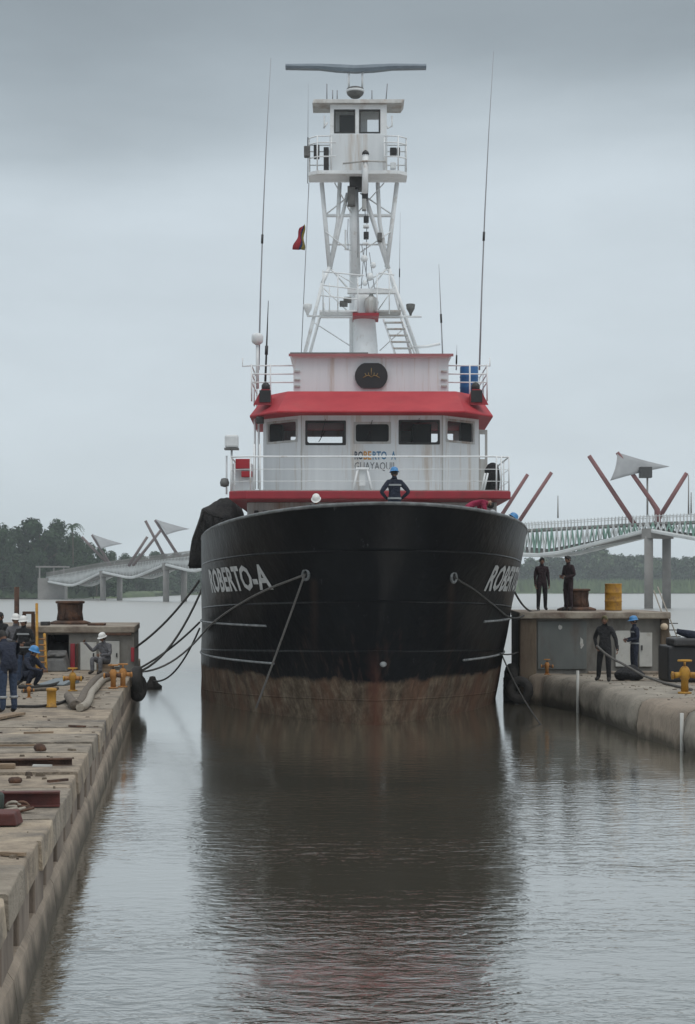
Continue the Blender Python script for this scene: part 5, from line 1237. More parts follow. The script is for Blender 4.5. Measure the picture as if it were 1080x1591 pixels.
# ---- left wing house
BY = 55.0; zt_l = PZ(973, BY)
xw = XL(BY) + 0.02
lh = thing('winch_house', 'low concrete winch house with white doors at the end of the left dock', 'building', (xw - 4, BY + 3, ZD))
mb = MB()
def bx_(px): return PX(px, BY)
x_left = -16.0
wall_holes(mb, (x_left, BY), (xw, BY), ZD + 0.004, zt_l - 0.2, [(bx_(72) - x_left, bx_(107) - x_left, ZD + 0.1, PZ(986, BY))], 0.3, (0, 1))
xw2 = XL(BY + 6) + 0.02; wall_holes(mb, (xw - 0.03, BY + 0.302), (xw2, BY + 6), -0.9, zt_l - 0.2, [], 0.3, (-1, 0)); wall_holes(mb, (xw2, BY + 6), (x_left, BY + 6), ZD + 0.004, zt_l - 0.2, [], 0.3, (0, -1))
mb.build('wall', M['block_conc'], lh)
mb = MB(); mb.extrude([(x_left, BY - 0.12, zt_l - 0.198), (xw + 0.03, BY - 0.12, zt_l - 0.198), (xw2 + 0.03, BY + 6.1, zt_l - 0.198), (x_left, BY + 6.1, zt_l - 0.198)], (0, 0, 0.198)); mb.build('roof_slab', M['slab_edge'], lh, bevel=0.03, fix=True)
for (a, b, c, d, m_) in ((125, 150, 998, 1052, 'panel'), (154, 186, 996, 1036, 'panel')):
    mb = MB(); mb.box(bx_(a), bx_(b), BY - 0.05, BY - 0.003, max(PZ(d, BY), ZD + 0.01), PZ(c, BY)); dd_ = mb.build('door', M[m_], lh, bevel=0.012)
    mb = MB(); mb.box(bx_(b) - 0.1, bx_(b) - 0.06, BY - 0.09, BY - 0.052, 1.4, 1.52); mb.build('handle', M['steel_dark'], dd_)
for (a, b, c, d, m_) in ((110, 117, 1000, 1045, 'darkred'), (119, 122, 1000, 1045, 'rust'), (204, 209, 1006, 1028, 'darkred'), (165, 205, 983, 987, 'rust')):
    mb = MB(); mb.box(bx_(a), bx_(b), BY - 0.10 if a != 165 else BY - 0.155, BY - 0.003 if a != 165 else BY - 0.123, max(PZ(d, BY), ZD + 0.01), PZ(c, BY)); mb.build('wall_strip', M[m_], lh, bevel=0.008)
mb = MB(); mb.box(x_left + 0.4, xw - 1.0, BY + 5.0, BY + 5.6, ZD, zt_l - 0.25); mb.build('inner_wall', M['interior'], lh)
# winch inside the opening and its grey cable coils in front
wn = thing('cable_winch', 'grey cable winch half inside the dark opening of the left house', 'winch', (bx_(89), BY + 0.2, ZD))
mb = MB(); mb.lathe((bx_(89) - 0.32, BY + 0.9, ZD + 0.55), [(0.5, 0), (0.5, 0.05), (0.28, 0.06), (0.28, 0.58), (0.5, 0.59), (0.5, 0.64)], 18, axis='X'); mb.build('drum', M['steel_dark'], wn)
mb = MB(); mb.hexa([(bx_(70), BY - 0.9, ZD + 0.005), (bx_(112), BY - 0.9, ZD + 0.005), (bx_(112), BY - 0.15, ZD + 0.005), (bx_(70), BY - 0.15, ZD + 0.005), (bx_(76), BY - 0.8, ZD + 0.35), (bx_(105), BY - 0.8, ZD + 0.35), (bx_(105), BY - 0.15, ZD + 0.62), (bx_(76), BY - 0.15, ZD + 0.62)]); mb.build('winch_bed', M['grey_machine'], wn, bevel=0.03)
for i in range(3):
    mb = MB(); mb.lathe((bx_(80) + 0.16 * i, BY - 0.55, ZD + 0.46 + 0.03 * (i % 2)), [(0.13, -0.05), (0.19, -0.03), (0.2, 0), (0.19, 0.03), (0.13, 0.05)], 14); mb.build('cable_coil', M['grey_machine'], wn)
def capstan(c, rw, h, label, mat='rust'):
    c = Vector(c); t = thing('mooring_capstan', label, 'capstan', c)
    mb = MB(); mb.lathe(c, [(rw * 1.55, 0.004), (rw * 1.55, 0.06), (rw * 1.25, 0.10), (rw * 1.1, 0.12)], 18); mb.build('foot', M[mat], t)
    mb = MB(); mb.lathe(c, [(rw * 0.98, 0.12), (rw * 0.88, h * 0.45), (rw * 0.86, h * 0.7), (rw * 0.95, h * 0.88)], 18); mb.build('barrel', M[mat], t)
    mb = MB(); mb.lathe(c, [(rw * 1.0, h * 0.88), (rw * 1.1, h * 0.9), (rw * 1.1, h * 0.98), (rw * 0.95, h)], 18); mb.build('head', M[mat], t)
    for j in range(10):
        a = 2 * pi * j / 10; mb = MB(); p0 = c + Vector((rw * 0.97 * cos(a), rw * 0.97 * sin(a), 0.13)); p1 = c + Vector((rw * 0.93 * cos(a), rw * 0.93 * sin(a), h * 0.87)); mb.tube([p0, p0.lerp(p1, 0.5) - Vector((cos(a), sin(a), 0)) * rw * 0.07, p1], rw * 0.05, 5); mb.build('whelp', M[mat], t)
capstan((PX(109, 58), 58, zt_l), 0.42, 0.74, 'dark rusty capstan on the roof of the left winch house')
# yellow ladder uprights, brown mast and frame beside the winch house
lad = thing('yellow_ladder', 'yellow ladder leaning against the left winch house', 'ladder', (PX(60, 53.5), 53.5, ZD))
for px0, px1 in ((58, 57), (72, 69)):
    mb = MB(); mb.tube([P(px0, 1045, 53.6), P(px1, 938 if px0 == 58 else 985, 54.6)], 0.045, 6); mb.build('ladder_rail', M['yellow'], lad)
for i in range(6):
    f = i / 6; a, b = P(58, 1038 - 9 * i, 53.65 + 0.1 * i), P(71.5 - 0.3 * i, 1038 - 9 * i, 53.65 + 0.1 * i); mb = MB(); mb.tube([a, b], 0.022, 6); mb.build('ladder_rung', M['orange'], lad)
mb = MB(); mb.tube([P(26, 1050, 54.2), P(26, 912, 54.2)], 0.075, 8); solo(mb, 'rusty_pole', M['rust'], P(26, 1050, 54.2), 'thin rusty brown pole standing left of the yellow ladder', 'pole')
gf = thing('steel_gantry', 'dark steel gate frame behind the yellow ladder', 'frame', (PX(46, 54.6), 54.6, ZD))
for px in (38, 52):
    mb = MB(); mb.box(PX(px, 54.6) - 0.05, PX(px, 54.6) + 0.05, 54.5, 54.6, ZD, PZ(954, 54.6)); mb.build('upright', M['rust'], gf)
mb = MB(); mb.box(PX(36, 54.6), PX(54, 54.6), 54.48, 54.62, PZ(954, 54.6), PZ(950, 54.6)); mb.build('crosspiece', M['rust'], gf)
# things on the roof edge
for (px, w, h, m_, lab) in ((150, 0.5, 0.07, 'rust', 'flat rusty plate on the left house roof'), (70, 0.22, 0.12, 'steel_dark', 'small dark fitting on the left house roof')):
    mb = MB(); x = PX(px, 56); mb.box(x - w / 2, x + w / 2, 55.8, 56.3, zt_l + 0.003, zt_l + h); solo(mb, 'roof_plate' if w > 0.4 else 'roof_fitting', M[m_], (x, 56, zt_l), lab, 'fitting', bevel=0.01)
# tyre fender at the dock corner
def tyre(c, R, r, ax, label, grp='old tyres used as fenders'):
    mb = MB(); c = Vector(c); n = 22; ring = []
    ax = Vector(ax).normalized(); u = ax.orthogonal().normalized(); v = ax.cross(u)
    k = 0; m_ = 10
    for i in range(n):
        a = 2 * pi * i / n; rd = u * cos(a) + v * sin(a)
        for j in range(m_):
            b = 2 * pi * j / m_; rr = r * (1 + 0.06 * ((i + j) % 2))
            mb.v.append(c + rd * (R + rr * cos(b)) + ax * rr * 1.15 * sin(b))
    for i in range(n):
        for j in range(m_): mb.face((i * m_ + j, i * m_ + (j + 1) % m_, ((i + 1) % n) * m_ + (j + 1) % m_, ((i + 1) % n) * m_ + j), True)
    solo(mb, 'tyre_fender', M['rubber'], c - Vector((0, 0, R + r)), label, 'tyre', grp)
tyre((XL(51) + 0.2, 51, 0.92), 0.26, 0.13, NV, 'black tyre hung on the outer corner of the left dock')
tyre((XL(52.3) + 0.2, 52.3, 0.62), 0.26, 0.13, NV + Vector((0, -0.4, 0)), 'lower black tyre hung behind the first at the left dock corner')
mb = MB(); Yb = 63; c = Vector((PX(237, Yb), Yb, 0)); mb.lathe(c, [(0.18, -0.12), (0.32, -0.03), (0.33, 0.1), (0.2, 0.2), (0.12, 0.34), (0.1, 0.42), (0.02, 0.44)], 14); solo(mb, 'mooring_buoy', M['rubber'], c, 'small dark buoy floating beside the left dock end', 'buoy')

# ================================================================== RIGHT DOCK
ZR = 0.9
def RD(px, py): return D(px, py, ZR)
edge = [(5.30, 55.1), (5.72, 54.5), (6.46, 51.1), (6.72, 43.1), (7.13, 39.4), (7.9, 31), (8.8, 21), (9.7, 11)]
rdock = thing('concrete_dock', 'low concrete dock with rounded worn edge blocks on the right', 'dock', (12, 45, -1))
def re_(i, f): a, b = Vector(edge[i]), Vector(edge[i + 1]); return a.lerp(b, f)
for i in range(len(edge) - 1):
    mb = MB(); n = 14; L_ = (Vector(edge[i]) - Vector(edge[i + 1])).length; g = 0.03 / L_
    prof = [(0.15, -1.2), (0.06, -0.2), (-0.02, 0.25), (0.0, 0.62), (0.10, 0.82), (0.30, 0.90), (2.6, 0.905), (2.6, -1.2)]
    dv_ = (Vector(edge[i + 1]) - Vector(edge[i])).normalized(); inn_ = Vector((-dv_.y, dv_.x)); inn_ = inn_ if inn_.x > 0 else -inn_
    for a in range(n + 1):
        f = g + (1 - 2 * g) * a / n; q = re_(i, f)
        rd_ = 0.10 * max(0, 1 - min(f, 1 - f) * L_ / 0.22)
        for b, (p_, z_) in enumerate(prof):
            w = 0.14 * noise.noise(Vector((q.x * 0.4 + i * 3, q.y * 0.55, z_ * 1.3 + 7))) + 0.05 * noise.noise(Vector((q.x * 2, q.y * 2.2, z_ * 3))) if 0 < b < 6 else 0
            pp = p_ + w + (rd_ if 0 < b < 6 else 0)
            mb.v.append(Vector((q.x + inn_.x * pp, q.y + inn_.y * pp, z_ - (rd_ * 0.3 if b in (4, 5) else 0))))
    m_ = len(prof)
    for a in range(n):
        for b in range(m_): mb.face((a * m_ + b, a * m_ + (b + 1) % m_, (a + 1) * m_ + (b + 1) % m_, (a + 1) * m_ + b), b < 6)
    mb.face(tuple(range(m_))); mb.face(tuple(n * m_ + b for b in reversed(range(m_))))
    mb.build('edge_block', M[['tide', 'tide2', 'tide2', 'tide', 'tide2', 'tide', 'tide2'][i]], rdock, fix=True)
for i in range(8):
    y0, y1 = 11 + i * 6.0, 11 + (i + 1) * 6.0 - 0.02
    def xe(y):
        for j in range(len(edge) - 1):
            if edge[j + 1][1] <= y <= edge[j][1]: t = (y - edge[j + 1][1]) / (edge[j][1] - edge[j + 1][1]); return edge[j + 1][0] + (edge[j][0] - edge[j + 1][0]) * t
        return edge[0][0]
    mb = MB(); z = 0.898 + 0.0015 * (i % 2); mb.hexa([(xe(y0) + 1.2, y0, -1), (26, y0, -1), (26, y1, -1), (xe(y1) + 1.2, y1, -1), (xe(y0) + 1.2, y0, z - 0.004), (26, y0, z), (26, y1, z), (xe(y1) + 1.2, y1, z - 0.004)])
    mb.build('slab', M[cm[i % 3]], rdock, fix=True)
# ---- right wing house
zt_r = PZ(951, BY)
rx0, rx1 = PX(808, BY), PX(1040, BY)
rh = thing('winch_house', 'grey concrete winch house with two pale doors on the right dock', 'building', ((rx0 + rx1) / 2, BY + 3, ZR))
mb = MB()
wall_holes(mb, (rx0 + 0.5, BY + 0.12), (rx1 - 0.25, BY + 0.12), -0.9, zt_r - 0.2, [], 0.3, (0, 1)); wall_holes(mb, (rx1, BY + 0.502), (rx1, BY + 6), -0.9, zt_r - 0.2, [], 0.3, (-1, 0)); wall_holes(mb, (rx0 + 0.28, BY + 6), (rx0, BY + 0.502), -0.9, zt_r - 0.2, [], 0.3, (1, 0)); wall_holes(mb, (rx1, BY + 6), (rx0 + 0.28, BY + 6), -0.9, zt_r - 0.2, [], 0.3, (0, -1))
mb.build('wall', M['block_conc'], rh)
M['brownpillar'] = pm('brown_stained_concrete', (0.17, 0.13, 0.09), (0.09, 0.07, 0.05), 1.8, 0.9, bump=0.5, stretch=(1, 1, 0.3), c3=(0.06, 0.035, 0.025), amt3=0.4, scale3=1)
mb = MB(); mb.box(rx0 - 0.01, rx0 + 0.5, BY, BY + 0.5, -0.9, zt_r - 0.2); mb.build('corner_pillar', M['brownpillar'], rh, bevel=0.04)
mb = MB(); mb.box(rx1 - 0.25, rx1 + 0.01, BY, BY + 0.5, -0.9, zt_r - 0.2); mb.build('corner_pillar', M['brownpillar'], rh, bevel=0.04)
mb = MB(); mb.extrude([(rx0 - 0.03, BY - 0.12, zt_r - 0.198), (rx1 + 0.03, BY - 0.12, zt_r - 0.198), (rx1 + 0.03, BY + 6.1, zt_r - 0.198), (rx0 + 0.27, BY + 6.1, zt_r - 0.198)], (0, 0, 0.198)); mb.build('roof_slab', M['slab_edge'], rh, bevel=0.03, fix=True)
for (a, b, c, d) in ((957, 984, 980, 1036), (994, 1014, 983, 1036)):
    mb = MB(); mb.box(bx_(a), bx_(b), BY + 0.05, BY + 0.115, PZ(d, BY), PZ(c, BY)); dd_ = mb.build('door', M['panel'], rh, bevel=0.012)
    mb = MB(); mb.box(bx_(a) + 0.05, bx_(a) + 0.09, BY, BY + 0.048, 1.6, 1.75); mb.build('handle', M['steel_dark'], dd_)
mb = MB(); mb.box(bx_(836), bx_(912), BY + 0.06, BY + 0.117, PZ(1040, BY), PZ(966, BY)); mb.build('steel_panel', pm('grey_green_panel', (0.14, 0.15, 0.145), (0.10, 0.11, 0.105), 1.2, 0.6, c3=(0.09, 0.07, 0.055), amt3=0.36, scale3=1.4, stretch=(1, 1, 0.4)), rh, bevel=0.01)
for (px, py, w, h) in ((904, 1000, 5, 16), (871, 975, 6, 7)):
    mb = MB(); c = P(px, py, BY); s_ = BY / F; n = 12; poly = [c + Vector(((0.5 + 0.9 * noise.noise(Vector((cos(2 * pi * j / n) * 2 + px, sin(2 * pi * j / n) * 2, 0)))) * w * s_ * cos(2 * pi * j / n), 0.046, (0.5 + 0.9 * noise.noise(Vector((cos(2 * pi * j / n) * 2, sin(2 * pi * j / n) * 2, 5)))) * h * s_ * sin(2 * pi * j / n))) for j in range(n)]
    mb.extrude(poly, (0, 0.012, 0)); mb.build('paint_splash', M['panel'], rh, fix=True)
mb = MB(); mb.box(bx_(912), bx_(1030), BY - 0.35, BY - 0.14, ZR + 0.006, ZR + 0.09); mb.build('kerb', M['slab_edge'], rh, bevel=0.02)
capstan((PX(896, 58.3), 58.3, zt_r), 0.40, 0.70, 'rusty brown capstan on the roof of the right winch house')
c = Vector((PX(953, 58.2), 58.2, zt_r)); mb = MB(); mb.lathe(c, [(0.25, 0.003), (0.275, 0.02), (0.27, 0.05), (0.27, 0.28), (0.285, 0.3), (0.27, 0.32), (0.27, 0.55), (0.285, 0.57), (0.27, 0.59), (0.27, 0.83), (0.28, 0.85), (0.26, 0.86)], 20)
solo(mb, 'yellow_drum', M['yellow'], c, 'yellow steel drum standing on the roof of the right winch house', 'drum')
# stair rails at the right end of the house
st_ = thing('steel_stair', 'thin steel stair with handrails at the right end of the winch house', 'stair', (PX(1044, 56), 56, ZR))
for (a, b) in (((1016, 918, 57.5), (1046, 1000, 55.2)), ((1022, 912, 57.9), (1056, 1000, 56)), ((1030, 960, 57), (1048, 1008, 55.3))):
    mb = MB(); mb.tube([P(*a), P(*b)], 0.022, 6); mb.build('handrail', M['hose_light'], st_)
for i in range(7):
    f = i / 7; a = P(1042 - 14 * f, 1030 - 72 * f, 55.6 + 1.6 * f); mb = MB(); mb.box(a.x, a.x + 0.45, a.y - 0.12, a.y + 0.12, a.z - 0.02, a.z + 0.01); mb.build('tread', M['grey_machine'], st_)
for (px, y0, y1) in ((1046, 1000, 1040), (1056, 1000, 1045)):
    mb = MB(); mb.tube([P(px, y0, 55.6), P(px, y1, 55.6)], 0.025, 6); mb.build('rail_post', M['hose_light'], st_)
# lamp on the house corner
c = P(1032, 974, 54.9); mb = MB(); mb.lathe(c, [(0.05, -0.09), (0.10, -0.06), (0.12, 0.01), (0.09, 0.08), (0.03, 0.11)], 14); solo(mb, 'bulkhead_lamp', pm('cream_lamp', (0.62, 0.5, 0.36), None, 4, 0.5), c - Vector((0, 0, 0.14)), 'cream lamp mounted on the right corner of the grey winch house', 'lamp')
hydrant(RD(1064, 1078), 1.12, 'yellow', 'yellow', 'large yellow hydrant at the right frame edge')
hydrant((PX(850, 54.4), 54.4, ZR), 0.62, 'orange', 'rust', 'small orange hydrant by the brown pillar of the right winch house')
# white drain pipes down the dock face
for (px, py0, py1, Y_, lab) in ((901, 1042, 1116, 51.0, 'thin white pipe standing upright against the right dock edge'), (1064, 1108, 1170, 39.2, 'thin white pipe on the dock face at the right frame edge')):
    a, b = P(px, py0, Y_), P(px, py1, Y_); a.x -= 0.06; b.x = a.x; mb = MB(); mb.tube([b, a], 0.042, 8); solo(mb, 'drain_pipe', M['panel'], b, lab, 'pipe')
# black winch engine at the right edge
eng = thing('deck_engine', 'black deck engine with a jutting arm at the right frame edge', 'engine', (PX(1075, 50), 50, ZR))
s_ = 50 / F
mb = MB(); mb.box(PX(1038, 50), PX(1120, 50), 50, 51.6, ZR + 0.005, PZ(1004, 50)); mb.build('engine_body', M['black'], eng, bevel=0.06)
mb = MB(); mb.box(PX(1046, 50), PX(1120, 50), 49.9, 51.2, PZ(1004, 50), PZ(992, 50)); mb.build('engine_cover', M['steel_dark'], eng, bevel=0.05)
mb = MB(); mb.tube([P(1092, 990, 50.3), P(1072, 986, 50.3), P(1056, 982, 50.3)], [0.13, 0.12, 0.08], 8); mb.tube([P(1058, 978, 50.3), P(1056, 986, 50.3)], 0.1, 8); mb.build('arm', M['navy'], eng)
# black equipment bags by the men
mb = MB(); c = RD(981, 1058); mb.ball((c.x, c.y + 0.3, ZR + 0.16), (0.42, 0.34, 0.22), 16, 9)
for v in mb.v: d = noise.noise(v * 3.1) * 0.1; v.x += d; v.z = max(ZR + 0.004, v.z + d)
solo(mb, 'kit_bag', M['blackcloth'], c, 'slumped black kit bag at the feet of the men on the right dock', 'bag')
# steel kerb strip on the right dock
# tyres between ship and right house
tyre((rx0 - 0.18, BY + 0.5, 0.75), 0.3, 0.15, (1, 0.2, 0), 'upper black tyre hung on the channel side of the right winch house')
tyre((rx0 - 0.2, BY + 1.5, 0.35), 0.3, 0.15, (1, -0.1, 0), 'lower black tyre hung beside the ship on the right winch house')
tyre((rx0 - 0.02, BY - 0.2, 0.42), 0.27, 0.14, (0.4, 1, 0), 'black tyre hung at the foot of the brown corner pillar')

# grit, chips and scraps scattered on both decks
def grit(name, n, pick, z, label, seed):
    rnd = random.Random(seed); mb = MB()
    for i in range(n):
        x, y = pick(rnd); r = rnd.choice((0.008, 0.010, 0.014, 0.018, 0.028)) * rnd.uniform(0.7, 1.3); a = rnd.random() * pi
        e = rnd.uniform(1, 3.2); ca, sa = cos(a), sin(a); h = r * rnd.uniform(0.3, 0.8)
        b4 = [(-r * e, -r), (r * e, -r * 0.8), (r * e * 0.8, r), (-r * e * 0.9, r * 0.9)]
        q = [(x + u * ca - v * sa, y + u * sa + v * ca) for u, v in b4]
        mb.hexa([(p_[0], p_[1], z - 0.03) for p_ in q] + [(x + (p_[0] - x) * 0.75, y + (p_[1] - y) * 0.75, z + h) for p_ in q])
    o = mb.build(name, M['grit']); tag(o, label, 'debris', kind='stuff')
M['grit'] = leaf_mat('grit_and_chips', (0.05, 0.035, 0.028), (0.24, 0.20, 0.15))
def pk_l(r): y = 14 + 40 * r.random() ** 1.3; return XL(y) - 0.1 - 6.5 * r.random() ** 1.2, y
def pk_r(r): y = 37 + 17 * r.random(); return xe(y) + 0.5 + 5 * r.random(), y
grit('deck_grit', 700, pk_l, ZD + 0.0, 'grit, chips and scraps scattered over the left dock', 8)
grit('deck_grit', 500, pk_r, ZR + 0.003, 'grit and chips scattered over the right dock', 9)
for i, (px, py, L_, a, m_) in enumerate(((60, 1140, 0.5, 0.3, 'wood'), (120, 1130, 0.35, -0.5, 'rust'), (30, 1160, 0.6, 0.1, 'wood'), (90, 1215, 0.3, 0.8, 'rust'), (20, 1330, 0.25, -0.3, 'wood'))):
    c = D(px, py); d = Vector((cos(a), sin(a), 0)); nrm = Vector((-d.y, d.x, 0)); q = [c - d * L_ / 2 - nrm * 0.03, c + d * L_ / 2 - nrm * 0.025, c + d * L_ / 2 + nrm * 0.03, c - d * L_ / 2 + nrm * 0.03]; mb = MB()
    mb.hexa([p_ + Vector((0, 0, 0.004)) for p_ in q] + [p_ + Vector((0, 0, 0.035)) for p_ in q])
    solo(mb, 'wood_offcut' if m_ == 'wood' else 'metal_strip', M[m_], c, ['thin wood offcut near the pale timber plank', 'rusty metal strip near the bend of the hoses', 'wood offcut beyond the brown rubble lump', 'rusty metal strip near the dock edge between the beams', 'small wood offcut on the slab nearest the camera'][i], 'scrap')

# ================================================================== MOORING ROPES
def rope(pts, r, label, mat='rope', grp='mooring ropes'):
    mb = MB(); mb.tube(pts, r, 7); c = Vector(min(pts, key=lambda p: p[2])); solo(mb, 'mooring_rope', M[mat], c, label, 'rope', grp)
h = HAWSE[-1]; side_pt = hp(near_s(335, 2.55, -1), 2.3, -1, 0.06)
bl_l = Vector((XL(53) - 0.25, 53, ZD + 0.1))
hull_l = hp(9.0, 2.55, -1, 0.06)
def lay(a, b, side, n=16):   # rope lying on the bow plating between two hull points (s, z)
    return [hp(a[0] + (b[0] - a[0]) * i / n, a[1] + (b[1] - a[1]) * i / n - 0.10 * sin(pi * i / n), side, 0.05) for i in range(n + 1)]
hs = near_s(477, PZ(893, 46.5), -1)
pts = [h] + lay((hs + 0.02, PZ(895, 46.5)), (8.5, 2.2), -1)[1:]
rope(pts + sag(pts[-1], bl_l, 0.45)[1:], 0.030, 'rope from the left hawse running aft along the black hull to the dock', 'rope_light')
end = P(398, 1100, 47.6)
rope(sag(h, end, 0.03), 0.028, 'rope dropping steeply from the left hawse to the water', 'rope_light')
a0 = hp(9.5, 3.7, -1, 0.05); a1 = hp(11, 2.6, -1, 0.05)
rope(sag(a0, Vector((XL(56) - 0.3, 56, 1.45)), 0.25), 0.035, 'upper rope sagging from the ship side to the left winch house')
rope(sag(P(318, 905, 57.5), Vector((XL(51.5) - 0.2, 51.5, ZD + 0.05)), 0.75), 0.035, 'long slack rope from the ship rail to the left dock corner')
rope(sag(hp(11, 2.4, -1, 0.05), Vector((XL(52) - 0.1, 52, ZD + 0.02)), 0.15), 0.032, 'middle rope from the ship flank to the left dock corner')
rope(sag(hp(11.5, 2.2, -1, 0.05), P(237, 1058, 63), 0.5), 0.030, 'lowest slack rope reaching from the ship flank to the dark buoy')
h2 = HAWSE[1]; hs2 = near_s(703, PZ(897, 46.5), 1)
pts = [h2] + lay((hs2 + 0.02, PZ(899, 46.5)), (5.2, 2.75), 1)[1:]
rope(pts + sag(pts[-1], Vector((rx0 + 0.1, BY - 0.14, zt_r - 0.1)), 0.1)[1:], 0.028, 'rope from the right hawse running aft to the right winch house', 'rope')
rope(sag(hp(6.5, 3.35, 1, 0.03), Vector((PX(838, 58.5), 58.5, zt_r + 0.03)), 0.25), 0.030, 'short rope hanging between the right bow and the house roof')
rope(sag(hp(7.5, 1.5, 1, 0.05), P(842, 1128, 46.5), 0.15), 0.022, 'thin rope trailing from the ship into the water on the right')
rope(sag(hp(7, 1.55, 1, 0.05), Vector((rx0, BY + 0.3, 1.55)), 0.05), 0.022, 'short taut rope between ship flank and brown corner pillar')
# rope hauled by the two men
rope(sag(P(927, 1003, 50.4), P(965, 1030, 49.8), 0.05) + [P(1000, 1050, 49.4), RD(1030, 1063) + Vector((0, 0, 0.04)), RD(1075, 1074) + Vector((0, 0, 0.04))], 0.035, 'rope hauled by the men across the right dock', 'rope_light')

# ================================================================== PEOPLE
def eval_skin(verts, edges, radii, root, sub=2):
    me = bpy.data.meshes.new('skin'); me.from_pydata(verts, edges, [])
    o = bpy.data.objects.new('skin', me); COL.objects.link(o)
    o.modifiers.new('skin', 'SKIN').use_smooth_shade = True
    for i, sv in enumerate(me.skin_vertices[0].data):
        sv.radius = radii[i]; sv.use_root = (i == root)
    sb = o.modifiers.new('sub', 'SUBSURF'); sb.levels = sub; sb.render_levels = sub
    dg = bpy.context.evaluated_depsgraph_get(); dg.update()
    m2 = bpy.data.meshes.new_from_object(o.evaluated_get(dg))
    vs = [v.co.copy() for v in m2.vertices]; fs = [tuple(p.vertices) for p in m2.polygons]
    bpy.data.objects.remove(o); bpy.data.meshes.remove(me); bpy.data.meshes.remove(m2)
    return vs, fs

STAND = dict(pelvis=(0, 0, 0.94), spine=(0, -0.01, 1.14), chest=(0, -0.01, 1.33), neck=(0, 0.0, 1.45), head=(0, 0.02, 1.58),
             sh=(0.165, -0.01, 1.375), el=(0.215, -0.04, 1.10), wr=(0.225, 0.06, 0.86), hip=(0.095, 0, 0.90), kn=(0.11, 0.02, 0.49), an=(0.12, -0.02, 0.09), toe=(0.14, 0.14, 0.04))
def pose(kind):
    p = {}
    for k, v in STAND.items():
        if k in ('sh', 'el', 'wr', 'hip', 'kn', 'an', 'toe'): p[k + 'L'] = Vector((-v[0], v[1], v[2])); p[k + 'R'] = Vector(v)
        else: p[k] = Vector(v)
    def s(**kw):
        for k, v in kw.items(): p[k] = Vector(v)
    if kind == 'akimbo': s(elL=(-0.36, -0.14, 1.13), elR=(0.35, -0.12, 1.14), wrL=(-0.21, 0.06, 1.00), wrR=(0.21, 0.06, 1.00))
    if kind == 'hold': s(elL=(-0.27, -0.02, 1.12), elR=(0.27, -0.02, 1.12), wrL=(-0.14, 0.20, 1.06), wrR=(0.14, 0.20, 1.08))
    if kind == 'stride': s(knL=(-0.12, 0.14, 0.50), anL=(-0.13, 0.10, 0.09), toeL=(-0.15, 0.26, 0.04), knR=(0.16, -0.06, 0.50), anR=(0.22, -0.22, 0.10), toeR=(0.26, -0.06, 0.04), elR=(0.30, -0.14, 1.14), wrR=(0.22, 0.02, 0.92), elL=(-0.29, 0.0, 1.12), wrL=(-0.34, 0.08, 0.88))
    if kind == 'lean': s(pelvis=(0, -0.08, 0.92), spine=(0, -0.02, 1.1), chest=(0, 0.10, 1.25), neck=(0, 0.18, 1.34), head=(0, 0.25, 1.44), shL=(-0.185, 0.12, 1.28), shR=(0.185, 0.12, 1.28), elL=(-0.26, 0.2, 1.04), elR=(0.26, 0.2, 1.04), wrL=(-0.16, 0.40, 0.96), wrR=(0.16, 0.40, 0.96))
    if kind == 'bent': s(pelvis=(0, -0.25, 0.92), spine=(0, -0.08, 1.06), chest=(0, 0.14, 1.12), neck=(0, 0.28, 1.10), head=(0, 0.40, 1.05), shL=(-0.185, 0.18, 1.10), shR=(0.185, 0.18, 1.10), elL=(-0.22, 0.22, 0.82), elR=(0.22, 0.22, 0.82), wrL=(-0.16, 0.34, 0.62), wrR=(0.16, 0.34, 0.62), hipL=(-0.095, -0.25, 0.88), hipR=(0.095, -0.25, 0.88), knL=(-0.12, -0.1, 0.48), knR=(0.12, -0.1, 0.48))
    if kind == 'crouch': s(pelvis=(0, -0.18, 0.30), spine=(0, -0.12, 0.48), chest=(0, 0.0, 0.64), neck=(0, 0.06, 0.75), head=(0, 0.10, 0.87), shL=(-0.185, 0.02, 0.69), shR=(0.185, 0.02, 0.69), elL=(-0.24, 0.20, 0.50), elR=(0.24, 0.20, 0.50), wrL=(-0.12, 0.38, 0.46), wrR=(0.12, 0.38, 0.46), hipL=(-0.10, -0.14, 0.27), hipR=(0.10, -0.14, 0.27), knL=(-0.17, 0.25, 0.46), knR=(0.17, 0.25, 0.46), anL=(-0.14, 0.02, 0.09), anR=(0.14, 0.02, 0.09), toeL=(-0.17, 0.18, 0.04), toeR=(0.17, 0.18, 0.04))
    if kind == 'sit': s(pelvis=(0, -0.05, 0.40), spine=(0, -0.05, 0.59), chest=(0, 0.0, 0.77), neck=(0, 0.03, 0.89), head=(0, 0.07, 1.01), shL=(-0.185, 0.0, 0.82), shR=(0.185, 0.0, 0.82), elL=(-0.25, 0.05, 0.57), elR=(0.32, 0.12, 0.66), wrL=(-0.14, 0.26, 0.56), wrR=(0.40, 0.30, 0.86), hipL=(-0.10, -0.02, 0.37), hipR=(0.10, -0.02, 0.37), knL=(-0.15, 0.38, 0.46), knR=(0.15, 0.38, 0.46), anL=(-0.14, 0.36, 0.09), anR=(0.14, 0.36, 0.09), toeL=(-0.16, 0.52, 0.04), toeR=(0.16, 0.52, 0.04))
    return p

